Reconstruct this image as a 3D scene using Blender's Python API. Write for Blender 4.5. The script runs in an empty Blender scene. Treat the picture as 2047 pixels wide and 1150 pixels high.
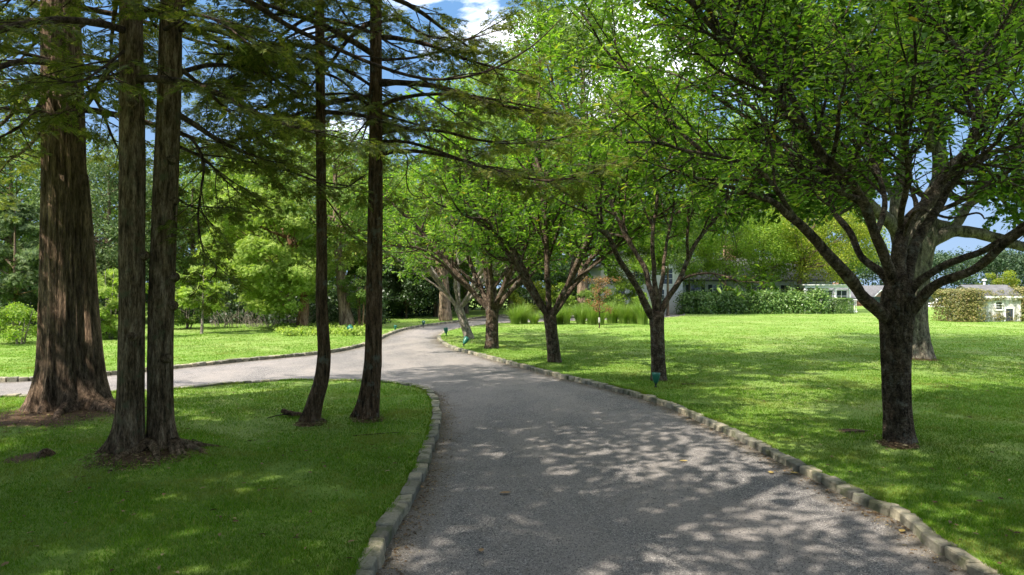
import bpy, math, random
import numpy as np
from mathutils import Vector, Matrix, noise, geometry

# ------------------------------------------------------------------ scene
SC = bpy.context.scene
COL = SC.collection
F, CX, CY, CZ = 1365.0, 1023.5, 575.0, 2.5
UP = Vector((0, 0, 1))

def P(px, py, d):
    """point at distance d seen at photo pixel (px, py)"""
    return Vector(((px - CX) / F * d, d, CZ - (py - CY) / F * d))

def G(px, py, z=0.0):
    """ground point (height z) seen at photo pixel"""
    d = F * (CZ - z) / (py - CY)
    return Vector(((px - CX) / F * d, d, z))

# ------------------------------------------------------------------ object helpers
ROOTLOC = {}

def tag(o, label=None, cat=None, group=None, kind=None):
    if label: o['label'] = label
    if cat: o['category'] = cat
    if group: o['group'] = group
    if kind: o['kind'] = kind
    return o

def thing(name, label, cat, loc=(0, 0, 0), group=None):
    o = bpy.data.objects.new(name, None)
    COL.objects.link(o)
    o.empty_display_size = 0.2
    o.location = loc
    ROOTLOC[o.name] = Vector(loc)
    return tag(o, label, cat, group)

def link_mesh(name, me, mat, parent=None):
    o = bpy.data.objects.new(name, me)
    if mat is not None: me.materials.append(mat)
    COL.objects.link(o)
    if parent is not None:
        o.parent = parent
        ROOTLOC[o.name] = ROOTLOC[parent.name]
    else:
        ROOTLOC[o.name] = Vector((0, 0, 0))
    return o

def np_mesh(name, verts, faces, mat, parent=None, smooth=False):
    """verts (n,3) array, faces (m,k) array of equal-sized polygons, world coords"""
    verts = np.asarray(verts, dtype=np.float32)
    if parent is not None:
        verts = verts - np.array(ROOTLOC[parent.name], dtype=np.float32)
    faces = np.asarray(faces, dtype=np.int32)
    m, k = faces.shape
    me = bpy.data.meshes.new(name)
    me.vertices.add(len(verts)); me.vertices.foreach_set('co', verts.ravel())
    me.loops.add(m * k); me.loops.foreach_set('vertex_index', faces.ravel())
    me.polygons.add(m)
    me.polygons.foreach_set('loop_start', np.arange(0, m * k, k, dtype=np.int32))
    me.polygons.foreach_set('loop_total', np.full(m, k, dtype=np.int32))
    if smooth: me.polygons.foreach_set('use_smooth', np.ones(m, dtype=bool))
    me.update(calc_edges=True)
    return link_mesh(name, me, mat, parent)

class MB:
    """collects shapes, builds ONE mesh object"""
    def __init__(s): s.v = []; s.f = []
    def tube(s, pts, radii, sides=8, cap=True, shape=None):
        n = len(pts); base = len(s.v)
        t = (pts[1] - pts[0]).normalized()
        ref = Vector((1, 0, 0)) if abs(t.x) < 0.9 else Vector((0, 1, 0))
        u = (ref - t * ref.dot(t)).normalized()
        cs = [(math.cos(2 * math.pi * k / sides), math.sin(2 * math.pi * k / sides)) for k in range(sides)]
        for i in range(n):
            if i == 0: t = pts[1] - pts[0]
            elif i == n - 1: t = pts[-1] - pts[-2]
            else: t = pts[i + 1] - pts[i - 1]
            t = t.normalized()
            u = u - t * u.dot(t)
            u = u.normalized() if u.length > 1e-6 else t.orthogonal().normalized()
            w = t.cross(u)
            r = radii[i]; p = pts[i]
            for k, (c, sn) in enumerate(cs):
                q = r * (shape(k / sides, i) if shape else 1.0)
                s.v.append((p.x + (u.x * c + w.x * sn) * q, p.y + (u.y * c + w.y * sn) * q, p.z + (u.z * c + w.z * sn) * q))
        for i in range(n - 1):
            a = base + i * sides; b = a + sides
            for k in range(sides):
                k2 = (k + 1) % sides
                s.f.append((a + k, a + k2, b + k2, b + k))
        if cap:
            s.f.append(tuple(base + k for k in reversed(range(sides))))
            s.f.append(tuple(base + (n - 1) * sides + k for k in range(sides)))
        return s
    def box(s, x0, x1, y0, y1, z0, z1, M=None):
        b = len(s.v)
        for z in (z0, z1):
            for x, y in ((x0, y0), (x1, y0), (x1, y1), (x0, y1)):
                p = Vector((x, y, z))
                if M is not None: p = M @ p
                s.v.append(tuple(p))
        for q in ((3, 2, 1, 0), (4, 5, 6, 7), (0, 1, 5, 4), (1, 2, 6, 5), (2, 3, 7, 6), (3, 0, 4, 7)):
            s.f.append(tuple(b + i for i in q))
        return s
    def poly(s, vs, fs):
        b = len(s.v)
        s.v += [tuple(v) for v in vs]
        s.f += [tuple(b + i for i in f) for f in fs]
        return s
    def lathe(s, prof, sides=20, M=None):
        b = len(s.v); n = len(prof)
        for r, z in prof:
            for k in range(sides):
                a = 2 * math.pi * k / sides
                p = Vector((r * math.cos(a), r * math.sin(a), z))
                if M is not None: p = M @ p
                s.v.append(tuple(p))
        for i in range(n - 1):
            for k in range(sides):
                k2 = (k + 1) % sides
                s.f.append((b + i * sides + k, b + i * sides + k2, b + (i + 1) * sides + k2, b + (i + 1) * sides + k))
        s.f.append(tuple(b + k for k in reversed(range(sides))))
        s.f.append(tuple(b + (n - 1) * sides + k for k in range(sides)))
        return s
    def build(s, name, mat, parent=None, smooth=True):
        off = ROOTLOC[parent.name] if parent is not None else Vector((0, 0, 0))
        me = bpy.data.meshes.new(name)
        me.from_pydata([(v[0] - off.x, v[1] - off.y, v[2] - off.z) for v in s.v], [], s.f)
        if smooth: me.polygons.foreach_set('use_smooth', np.ones(len(me.polygons), dtype=bool))
        me.update()
        return link_mesh(name, me, mat, parent)

def spline(pts, per=6):
    """Catmull-Rom through Vectors"""
    out = []
    n = len(pts)
    for i in range(n - 1):
        p0 = pts[max(i - 1, 0)]; p1 = pts[i]; p2 = pts[i + 1]; p3 = pts[min(i + 2, n - 1)]
        for j in range(per):
            t = j / per
            out.append(0.5 * ((2 * p1) + (p2 - p0) * t + (2 * p0 - 5 * p1 + 4 * p2 - p3) * t * t + (3 * p1 - p0 - 3 * p2 + p3) * t ** 3))
    out.append(pts[-1].copy())
    return out

def lerp_list(vals, n):
    return [float(x) for x in np.interp(np.linspace(0, 1, n), np.linspace(0, 1, len(vals)), vals)]

# ------------------------------------------------------------------ node materials
def new_mat(name):
    m = bpy.data.materials.new(name); m.use_nodes = True
    nt = m.node_tree; nt.nodes.clear()
    out = nt.nodes.new('ShaderNodeOutputMaterial')
    return m, nt, out

def N(nt, typ, **kw):
    n = nt.nodes.new(typ)
    for k, v in kw.items():
        if k == 'ins':
            for key, val in v.items():
                if hasattr(val, 'bl_idname') or isinstance(val, bpy.types.NodeSocket):
                    nt.links.new(val, n.inputs[key])
                else:
                    n.inputs[key].default_value = val
        else: setattr(n, k, v)
    return n

def ramp(nt, fac, stops):
    r = nt.nodes.new('ShaderNodeValToRGB')
    el = r.color_ramp.elements
    while len(el) < len(stops): el.new(0.5)
    for e, (p, c) in zip(el, stops):
        e.position = p; e.color = (*c, 1) if len(c) == 3 else c
    nt.links.new(fac, r.inputs['Fac'])
    return r.outputs['Color']

def mixc(nt, fac, a, b, mode='MIX'):
    n = nt.nodes.new('ShaderNodeMix'); n.data_type = 'RGBA'; n.blend_type = mode
    for key, val in (('Factor', fac), ('A', a), ('B', b)):
        idx = {'Factor': 0, 'A': 6, 'B': 7}[key]
        if isinstance(val, bpy.types.NodeSocket): nt.links.new(val, n.inputs[idx])
        elif key == 'Factor': n.inputs[idx].default_value = val
        else: n.inputs[idx].default_value = (*val, 1)
    return n.outputs[2]

def noise_tex(nt, scale, detail=4, rough=0.55, vec=None, stretch=None, dist=0.0):
    co = N(nt, 'ShaderNodeTexCoord').outputs['Object'] if vec is None else vec
    if stretch:
        mp = N(nt, 'ShaderNodeMapping', ins={'Vector': co, 'Scale': stretch}); co = mp.outputs['Vector']
    return N(nt, 'ShaderNodeTexNoise', ins={'Vector': co, 'Scale': scale, 'Detail': detail, 'Roughness': rough, 'Distortion': dist}).outputs['Fac']

def leaf_mat(name, stops, trans=0.4, tint=(1.25, 1.35, 0.7), rough=0.5, spec=0.3, patch=0.5, amp=(0.72, 1.25), dry=0.0):
    m, nt, out = new_mat(name)
    geo = N(nt, 'ShaderNodeNewGeometry')
    k = len(stops)
    col = ramp(nt, geo.outputs['Random Per Island'], [(p, c) for p, c in stops])
    nz = noise_tex(nt, patch, 3, 0.6)
    val = N(nt, 'ShaderNodeMapRange', ins={'Value': nz, 'From Min': 0.3, 'From Max': 0.7, 'To Min': amp[0], 'To Max': amp[1]})
    hsv = N(nt, 'ShaderNodeHueSaturation', ins={'Color': col, 'Value': val.outputs[0], 'Saturation': 1.0, 'Hue': 0.5, 'Fac': 1.0})
    col = hsv.outputs['Color']
    if dry:                                     # straw-coloured thin patches in the turf
        d1 = noise_tex(nt, 0.75, 6, 0.68, None, None, 0.4)
        col = mixc(nt, ramp(nt, d1, [(0.5, (0, 0, 0)), (0.68, (dry, dry, dry))]), col, (0.27, 0.23, 0.065))
    bs = N(nt, 'ShaderNodeBsdfPrincipled', ins={'Base Color': col, 'Roughness': rough, 'Specular IOR Level': spec})
    tc = mixc(nt, 1.0, col, tint, 'MULTIPLY')
    tr = N(nt, 'ShaderNodeBsdfTranslucent', ins={'Color': tc})
    mx = N(nt, 'ShaderNodeMixShader', ins={0: trans, 1: bs.outputs[0], 2: tr.outputs[0]})
    nt.links.new(mx.outputs[0], out.inputs['Surface'])
    return m

def bark_mat(name, dark, mid, light, zst=0.12, scale=9.0, bump=0.6, lichen=None, ring=False):
    m, nt, out = new_mat(name)
    co = N(nt, 'ShaderNodeTexCoord').outputs['Object']
    st = (1, 1, zst)
    n1 = noise_tex(nt, scale, 8, 0.72, co, st, 0.25)
    n2 = noise_tex(nt, scale * 4.0, 6, 0.7, co, (1, 1, zst * 1.3), 0.15)
    n3 = noise_tex(nt, 1.6, 5, 0.65, co)
    col = ramp(nt, n1, [(0.38, dark), (0.5, mid), (0.63, light)])
    col = mixc(nt, 0.8, col, ramp(nt, n2, [(0.36, (0.25, 0.25, 0.25)), (0.5, (0.9, 0.9, 0.9)), (0.64, (1.3, 1.3, 1.3))]), 'MULTIPLY')
    col = mixc(nt, 0.6, col, ramp(nt, n3, [(0.35, (0.6, 0.6, 0.6)), (0.65, (1.3, 1.22, 1.12))]), 'MULTIPLY')
    if lichen:
        n4 = noise_tex(nt, 5.0, 6, 0.7, co)
        col = mixc(nt, ramp(nt, n4, [(0.55, (0, 0, 0)), (0.66, (0.8, 0.8, 0.8))]), col, lichen)
    h = mixc(nt, 0.5, ramp(nt, n1, [(0.36, (0, 0, 0)), (0.64, (1, 1, 1))]), ramp(nt, n2, [(0.36, (0, 0, 0)), (0.64, (1, 1, 1))]))
    if ring:
        w = N(nt, 'ShaderNodeTexWave', wave_type='BANDS', bands_direction='Z', ins={'Vector': co, 'Scale': 5.0, 'Distortion': 14.0, 'Detail': 5.0, 'Detail Scale': 1.6}).outputs['Fac']
        col = mixc(nt, 0.35, col, ramp(nt, w, [(0.2, (0.55, 0.55, 0.55)), (0.8, (1.2, 1.2, 1.2))]), 'MULTIPLY')
        h = mixc(nt, 0.35, h, w)
    bp = N(nt, 'ShaderNodeBump', ins={'Strength': bump, 'Distance': 0.04, 'Height': h})
    bs = N(nt, 'ShaderNodeBsdfPrincipled', ins={'Base Color': col, 'Roughness': 0.9, 'Specular IOR Level': 0.15, 'Normal': bp.outputs[0]})
    nt.links.new(bs.outputs[0], out.inputs['Surface'])
    return m

def plain_mat(name, col, rough=0.6, spec=0.4, var=0.12, scale=6.0, bump=0.0, metal=0.0):
    m, nt, out = new_mat(name)
    nz = noise_tex(nt, scale, 5, 0.6)
    c = mixc(nt, 1.0, col, ramp(nt, nz, [(0.25, (1 - var,) * 3), (0.75, (1 + var,) * 3)]), 'MULTIPLY')
    bs = N(nt, 'ShaderNodeBsdfPrincipled', ins={'Base Color': c, 'Roughness': rough, 'Specular IOR Level': spec, 'Metallic': metal})
    if bump:
        bp = N(nt, 'ShaderNodeBump', ins={'Strength': bump, 'Distance': 0.02, 'Height': nz})
        nt.links.new(bp.outputs[0], bs.inputs['Normal'])
    nt.links.new(bs.outputs[0], out.inputs['Surface'])
    return m

def banded_mat(name, col, direction='Z', scale=1.2, dark=0.75, rough=0.7, noise_var=0.15):
    """clapboards or roof courses: thin darker joints"""
    m, nt, out = new_mat(name)
    co = N(nt, 'ShaderNodeTexCoord').outputs['Object']
    w = N(nt, 'ShaderNodeTexWave', wave_type='BANDS', bands_direction=direction, wave_profile='SAW', ins={'Vector': co, 'Scale': scale, 'Distortion': 0.0}).outputs['Fac']
    nz = noise_tex(nt, 3.0, 5, 0.6, co)
    c = mixc(nt, 1.0, col, ramp(nt, w, [(0.0, (dark,) * 3), (0.12, (1, 1, 1))]), 'MULTIPLY')
    c = mixc(nt, 1.0, c, ramp(nt, nz, [(0.3, (1 - noise_var,) * 3), (0.7, (1 + noise_var * 0.5,) * 3)]), 'MULTIPLY')
    bp = N(nt, 'ShaderNodeBump', ins={'Strength': 0.4, 'Distance': 0.02, 'Height': w})
    bs = N(nt, 'ShaderNodeBsdfPrincipled', ins={'Base Color': c, 'Roughness': rough, 'Specular IOR Level': 0.3, 'Normal': bp.outputs[0]})
    nt.links.new(bs.outputs[0], out.inputs['Surface'])
    return m

M = {}
M['cedar_bark'] = bark_mat('cedar_bark', (0.065, 0.041, 0.026), (0.210, 0.146, 0.100), (0.459, 0.318, 0.219), 0.11, 17, 1.0)
M['cypress_bark'] = bark_mat('cypress_bark', (0.066, 0.045, 0.026), (0.235, 0.161, 0.098), (0.469, 0.356, 0.244), 0.17, 17, 1.0, lichen=(0.15, 0.15, 0.08))
M['slim_bark'] = bark_mat('slim_bark', (0.043, 0.028, 0.016), (0.145, 0.087, 0.049), (0.275, 0.181, 0.116), 0.17, 18, 0.9, lichen=(0.2, 0.2, 0.15))
M['cherry_bark'] = bark_mat('cherry_bark', (0.03, 0.021, 0.014), (0.11, 0.08, 0.056), (0.23, 0.18, 0.135), 0.6, 11, 1.0, lichen=(0.2, 0.19, 0.155), ring=True)
M['oak_bark'] = bark_mat('oak_bark', (0.05, 0.045, 0.035), (0.19, 0.17, 0.13), (0.33, 0.3, 0.23), 0.3, 7, 1.0, lichen=(0.26, 0.27, 0.17))
M['far_bark'] = bark_mat('far_bark', (0.07, 0.05, 0.035), (0.2, 0.145, 0.1), (0.34, 0.27, 0.2), 0.15, 5, 0.8)
M['red_bark'] = bark_mat('red_bark', (0.09, 0.05, 0.03), (0.27, 0.155, 0.09), (0.42, 0.29, 0.19), 0.15, 5, 0.8)
M['twig'] = bark_mat('twig', (0.025, 0.018, 0.013), (0.075, 0.052, 0.038), (0.15, 0.115, 0.09), 0.5, 9, 0.4)
M['grey_twig'] = bark_mat('grey_twig', (0.12, 0.1, 0.085), (0.24, 0.21, 0.18), (0.38, 0.34, 0.3), 0.5, 9, 0.4)

M['cherry_leaf'] = leaf_mat('cherry_leaf', [(0.0, (0.045, 0.105, 0.014)), (0.35, (0.095, 0.19, 0.024)), (0.7, (0.15, 0.26, 0.035)), (0.95, (0.24, 0.34, 0.05)), (0.985, (0.28, 0.32, 0.05)), (1.0, (0.3, 0.2, 0.04))], 0.58, (1.35, 1.5, 0.55), 0.42, 0.35)
M['cedar_leaf'] = leaf_mat('cedar_leaf', [(0.0, (0.075, 0.105, 0.02)), (0.6, (0.14, 0.175, 0.03)), (1.0, (0.26, 0.25, 0.06))], 0.45, (1.3, 1.4, 0.7), 0.55, 0.25, 0.7)
M['oak_leaf'] = leaf_mat('oak_leaf', [(0.0, (0.052, 0.111, 0.018)), (0.6, (0.091, 0.169, 0.026)), (1.0, (0.156, 0.234, 0.039))], 0.42, (1.3, 1.4, 0.6), 0.45, 0.3)
M['bright_leaf'] = leaf_mat('bright_leaf', [(0.0, (0.115, 0.203, 0.024)), (0.6, (0.196, 0.317, 0.038)), (1.0, (0.324, 0.405, 0.068))], .5, (1.3, 1.35, 0.6), 0.5, 0.25)
M['mid_leaf'] = leaf_mat('mid_leaf', [(0.0, (0.077, 0.147, 0.028)), (0.6, (0.133, 0.224, 0.039)), (1.0, (0.238, 0.308, 0.063))], 0.38, (1.25, 1.3, 0.65), 0.5, 0.25)
M['grey_leaf'] = leaf_mat('grey_leaf', [(0.0, (0.068, 0.115, 0.041)), (0.6, (0.121, 0.182, 0.068)), (1.0, (0.203, 0.257, 0.101))], 0.35, (1.2, 1.25, 0.75), 0.55, 0.25)
M['cypress_leaf'] = leaf_mat('cypress_leaf', [(0.0, (0.156, 0.240, 0.042)), (0.55, (0.264, 0.384, 0.066)), (1.0, (0.408, 0.480, 0.120))], .5, (1.2, 1.25, 0.6), 0.55, 0.25, 0.9)
M['yellow_leaf'] = leaf_mat('yellow_leaf', [(0.0, (0.13, 0.2, 0.02)), (0.6, (0.22, 0.29, 0.03)), (1.0, (0.38, 0.4, 0.06))], 0.5, (1.25, 1.2, 0.5), 0.5, 0.25)
M['dark_leaf'] = leaf_mat('dark_leaf', [(0.0, (0.019, 0.040, 0.012)), (0.6, (0.033, 0.066, 0.017)), (1.0, (0.056, 0.099, 0.028))], 0.22, (1.2, 1.3, 0.7), 0.4, 0.4)  # evergreen colour, taken darker to paint in the shade of the undergrowth
M['hedge_leaf'] = leaf_mat('hedge_leaf', [(0.0, (0.06, 0.13, 0.03)), (0.6, (0.12, 0.22, 0.045)), (1.0, (0.24, 0.34, 0.09))], 0.3, (1.2, 1.3, 0.7), 0.35, 0.5)
M['ivy_leaf'] = leaf_mat('ivy_leaf', [(0.0, (0.112, 0.138, 0.037)), (0.6, (0.213, 0.213, 0.062)), (1.0, (0.350, 0.275, 0.125))], 0.3, (1.2, 1.2, 0.6), 0.5, 0.3)
M['rust_leaf'] = leaf_mat('rust_leaf', [(0.0, (0.11, 0.13, 0.03)), (0.35, (0.22, 0.14, 0.05)), (1.0, (0.34, 0.17, 0.08))], 0.35, (1.3, 1.1, 0.7), 0.5, 0.3)
M['reed'] = leaf_mat('reed', [(0.0, (0.12, 0.22, 0.03)), (0.6, (0.19, 0.31, 0.05)), (1.0, (0.3, 0.38, 0.1))], 0.4, (1.2, 1.2, 0.6), 0.5, 0.3)
M['far_leaf'] = leaf_mat('far_leaf', [(0.0, (0.033, 0.067, 0.033)), (0.6, (0.057, 0.100, 0.048)), (1.0, (0.095, 0.133, 0.067))], 0.25, (1.1, 1.2, 0.8), 0.6, 0.2, 0.12)
M['grass'] = leaf_mat('grass', [(0.0, (0.075, 0.16, 0.006)), (0.55, (0.12, 0.245, 0.010)), (0.92, (0.185, 0.3, 0.026)), (1.0, (0.36, 0.32, 0.12))], 0.42, (1.2, 1.35, 0.6), 0.5, 0.25, 0.35, (0.75, 1.2), 0.6)
M['wood_leaf'] = leaf_mat('wood_leaf', [(0.0, (0.035, 0.07, 0.016)), (0.6, (0.06, 0.11, 0.022)), (1.0, (0.11, 0.16, 0.035))], 0.3, (1.2, 1.3, 0.65), 0.5, 0.25)
# ------------------------------------------------------------------ world, sun, camera
SUN_EL, SUN_AZ = math.radians(49), math.radians(230)      # azimuth clockwise from +Y
SUN_DIR = Vector((math.sin(SUN_AZ) * math.cos(SUN_EL), math.cos(SUN_AZ) * math.cos(SUN_EL), math.sin(SUN_EL)))
W = bpy.data.worlds.new('World'); SC.world = W; W.use_nodes = True
nt = W.node_tree; nt.nodes.clear()
sky = nt.nodes.new('ShaderNodeTexSky'); sky.sky_type = 'NISHITA'; sky.sun_disc = False
sky.sun_elevation = SUN_EL; sky.sun_rotation = SUN_AZ; sky.air_density = 1.0; sky.dust_density = 0.3; sky.ozone_density = 3.0; sky.altitude = 2500
wc = N(nt, 'ShaderNodeTexCoord').outputs['Generated']
mp = N(nt, 'ShaderNodeMapping', ins={'Vector': wc, 'Scale': (1.0, 1.0, 2.6), 'Location': (0.9, 2.4, 0.6)})
cn = N(nt, 'ShaderNodeTexNoise', ins={'Vector': mp.outputs[0], 'Scale': 3.2, 'Detail': 8, 'Roughness': 0.6, 'Distortion': 0.4}).outputs['Fac']
wz = N(nt, 'ShaderNodeSeparateXYZ', ins={'Vector': wc}).outputs['Z']
deep = N(nt, 'ShaderNodeMapRange', ins={'Value': wz, 'From Min': 0.02, 'From Max': 0.32}).outputs[0]
cap = mixc(nt, deep, (1.05, 1.5, 2.15), (0.52, 1.06, 1.95))
blue = mixc(nt, 1.0, sky.outputs['Color'], cap, 'DARKEN')      # pale blue low down, deeper blue above, never white
over = N(nt, 'ShaderNodeMapRange', ins={'Value': wz, 'From Min': 0.12, 'From Max': 0.75, 'To Min': -0.075, 'To Max': 0.2}).outputs[0]      # unseen cloud added overhead to whiten and lift the fill light, less along the skyline
cn = N(nt, 'ShaderNodeMath', operation='ADD', ins={0: cn, 1: over}).outputs[0]
cf = ramp(nt, cn, [(0.55, (0, 0, 0)), (0.67, (0.92, 0.92, 0.92))])
skyc = mixc(nt, cf, blue, (6.4, 6.5, 6.9))
bg = N(nt, 'ShaderNodeBackground', ins={'Color': skyc, 'Strength': 0.15})
wo = nt.nodes.new('ShaderNodeOutputWorld'); nt.links.new(bg.outputs[0], wo.inputs['Surface'])

sl = bpy.data.lights.new('sun', 'SUN'); sl.energy = 3.3; sl.angle = math.radians(0.53); sl.color = (1.0, 0.93, 0.82)
so = bpy.data.objects.new('sun', sl); COL.objects.link(so)
so.rotation_euler = (-SUN_DIR).to_track_quat('-Z', 'Y').to_euler()

cam = bpy.data.cameras.new('camera'); co = bpy.data.objects.new('camera', cam); COL.objects.link(co)
cam.sensor_width = 36.0; cam.lens = F / 2047 * 36.0; cam.clip_end = 5000; cam.clip_start = 0.05
co.location = (0, 0, CZ); co.rotation_euler = (math.radians(90), 0, 0)
SC.camera = co
SC.view_settings.view_transform = 'Standard'; SC.view_settings.look = 'None'
SC.view_settings.exposure = 1.6; SC.view_settings.gamma = 1.0
cy = SC.cycles
cy.max_bounces = 8; cy.diffuse_bounces = 4; cy.transmission_bounces = 5; cy.glossy_bounces = 2; cy.transparent_max_bounces = 4
cy.caustics_reflective = False; cy.caustics_refractive = False; cy.sample_clamp_indirect = 6.0
cy.use_denoising = True
cy.use_adaptive_sampling = True; cy.adaptive_threshold = 0.015

# ------------------------------------------------------------------ drive outline (ground points read off the kerb lines)
def gl(pts): return [G(x, y).to_2d().to_3d() for x, y in pts]
near_left = [Vector((-1.0, -14, 0)), Vector((-1.02, -6, 0)), Vector((-1.08, 0, 0)), Vector((-1.15, 4, 0))] + gl([(752, 1150), (787, 1068), (824, 1012), (847, 963), (862, 918), (879, 862), (880, 825), (873, 800), (858, 785), (833, 777), (800, 772), (765, 769), (700, 767), (600, 765), (500, 770), (435, 774), (348, 783), (235, 790), (120, 795), (0, 799)]) + [Vector((-16, 15.2, 0)), Vector((-24, 15.2, 0)), Vector((-45, 17, 0))]
far_left = [Vector((-45, 20.3, 0)), Vector((-24, 18.2, 0)), Vector((-17, 17.8, 0))] + gl([(0, 765), (100, 759), (205, 752), (350, 738), (500, 722), (640, 709), (705, 698), (748, 685), (780, 670), (813, 659), (853, 652), (889, 647.5), (923, 643), (959, 636)]) + [Vector((-0.2, 61, 0)), Vector((4, 64, 0)), Vector((9, 68, 0)), Vector((12, 74, 0)), Vector((13, 90, 0))]
right_edge = [Vector((4.1, -14, 0)), Vector((4.1, 0, 0))] + gl([(1941, 1150), (1804, 1046), (1728, 1013), (1652, 973), (1561, 927), (1491, 888), (1439, 862), (1387, 838), (1335, 815), (1283, 798), (1204, 776), (1100, 751), (1000, 724), (944, 709), (910, 700), (886, 690), (875, 680), (876, 673), (892, 664), (923, 657), (955, 652.5), (990, 648.5)]) + [Vector((2.5, 48.6, 0)), Vector((6, 50.5, 0)), Vector((11, 54, 0)), Vector((15, 60, 0)), Vector((17, 72, 0)), Vector((17.5, 90, 0))]
near_left = spline(near_left, 5); far_left = spline(far_left, 5); right_edge = spline(right_edge, 5)

def offset(line, dist):
    """shift a ground line to its left (+) or right (-)"""
    out = []
    for i, p in enumerate(line):
        t = (line[min(i + 1, len(line) - 1)] - line[max(i - 1, 0)]).normalized()
        out.append(p + Vector((-t.y, t.x, 0)) * dist)
    return out

KW = 0.168
# lawns start at the back of the kerb stones
isl = [p.to_2d() for p in offset(near_left, KW * 0.85)] + [Vector((-45, -14))]
fl = [p.to_2d() for p in offset(far_left, KW * 0.85)] + [Vector((12, 170)), Vector((-140, 170)), Vector((-140, 20))]
rl = [p.to_2d() for p in offset(right_edge, -KW * 0.85)] + [Vector((18, 170)), Vector((260, 170)), Vector((260, -14))]

MOUNDS = []          # (x, y, height, radius) filled by the tree list below
for (px, py, h, r) in ((140, 838, .16, 1.9), (280, 915, .13, 1.1), (622, 848, .06, .6), (733, 845, .08, .7), (1795, 895, .08, .8), (1838, 725, .12, 1.6), (1316, 765, .05, .7), (1110, 728, .05, .7), (983, 698, .05, .7)):
    g = G(px, py, .08); MOUNDS.append((g.x, g.y + 0.3, h, r))

def H(x, y):
    z = 0.075 + 0.03 * noise.noise(Vector((x * 0.35, y * 0.35, 0))) + 0.012 * noise.noise(Vector((x * 1.3, y * 1.3, 4)))
    for mx, my, h, r in MOUNDS:
        d2 = (x - mx) ** 2 + (y - my) ** 2
        if d2 < r * r * 6: z += h * math.exp(-d2 / (r * r))
    if y > 92 and x > 36:                      # the lawn falls away towards the far houses
        t = min(1, (y - 92) / 16) * min(1, (x - 36) / 8)
        z -= 2.3 * t * t * (3 - 2 * t)
    return z

def in_poly(poly, X, Y):
    """numpy point-in-polygon"""
    px = np.array([p[0] for p in poly]); py = np.array([p[1] for p in poly])
    ins = np.zeros(len(X), bool)
    j = len(px) - 1
    for i in range(len(px)):
        c = ((py[i] > Y) != (py[j] > Y)) & (X < (px[j] - px[i]) * (Y - py[i]) / (py[j] - py[i] + 1e-12) + px[i])
        ins ^= c; j = i
    return ins

def sheet(name, poly, mat, zfun, step_near, near):
    """a triangulated ground sheet with interior points, finer near the camera"""
    pts = [Vector((p[0], p[1])) for p in poly]
    n = len(pts)
    xs = [p[0] for p in pts]; ys = [p[1] for p in pts]
    inner = []
    rng = random.Random(3)
    y = min(ys)
    while y < max(ys):
        st = step_near if y < near else step_near * (1 + (y - near) / 8)
        x = min(xs)
        while x < max(xs):
            s2 = st * (1 + max(0, abs(x) - near) / 8)
            inner.append((x + rng.uniform(-.2, .2) * st, y + rng.uniform(-.2, .2) * st)); x += s2
        y += st
    X = np.array([p[0] for p in inner]); Y = np.array([p[1] for p in inner])
    keep = in_poly(poly, X, Y)
    allp = pts + [Vector((float(a), float(b))) for a, b in zip(X[keep], Y[keep])]
    vs, es, fs, *_ = geometry.delaunay_2d_cdt(allp, [], [list(range(n))], 1, 1e-5)
    b = MB(); b.v = [(v.x, v.y, zfun(v.x, v.y)) for v in vs]; b.f = [tuple(f) for f in fs]
    o = b.build(name, mat); return tag(o, kind='structure')

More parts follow.
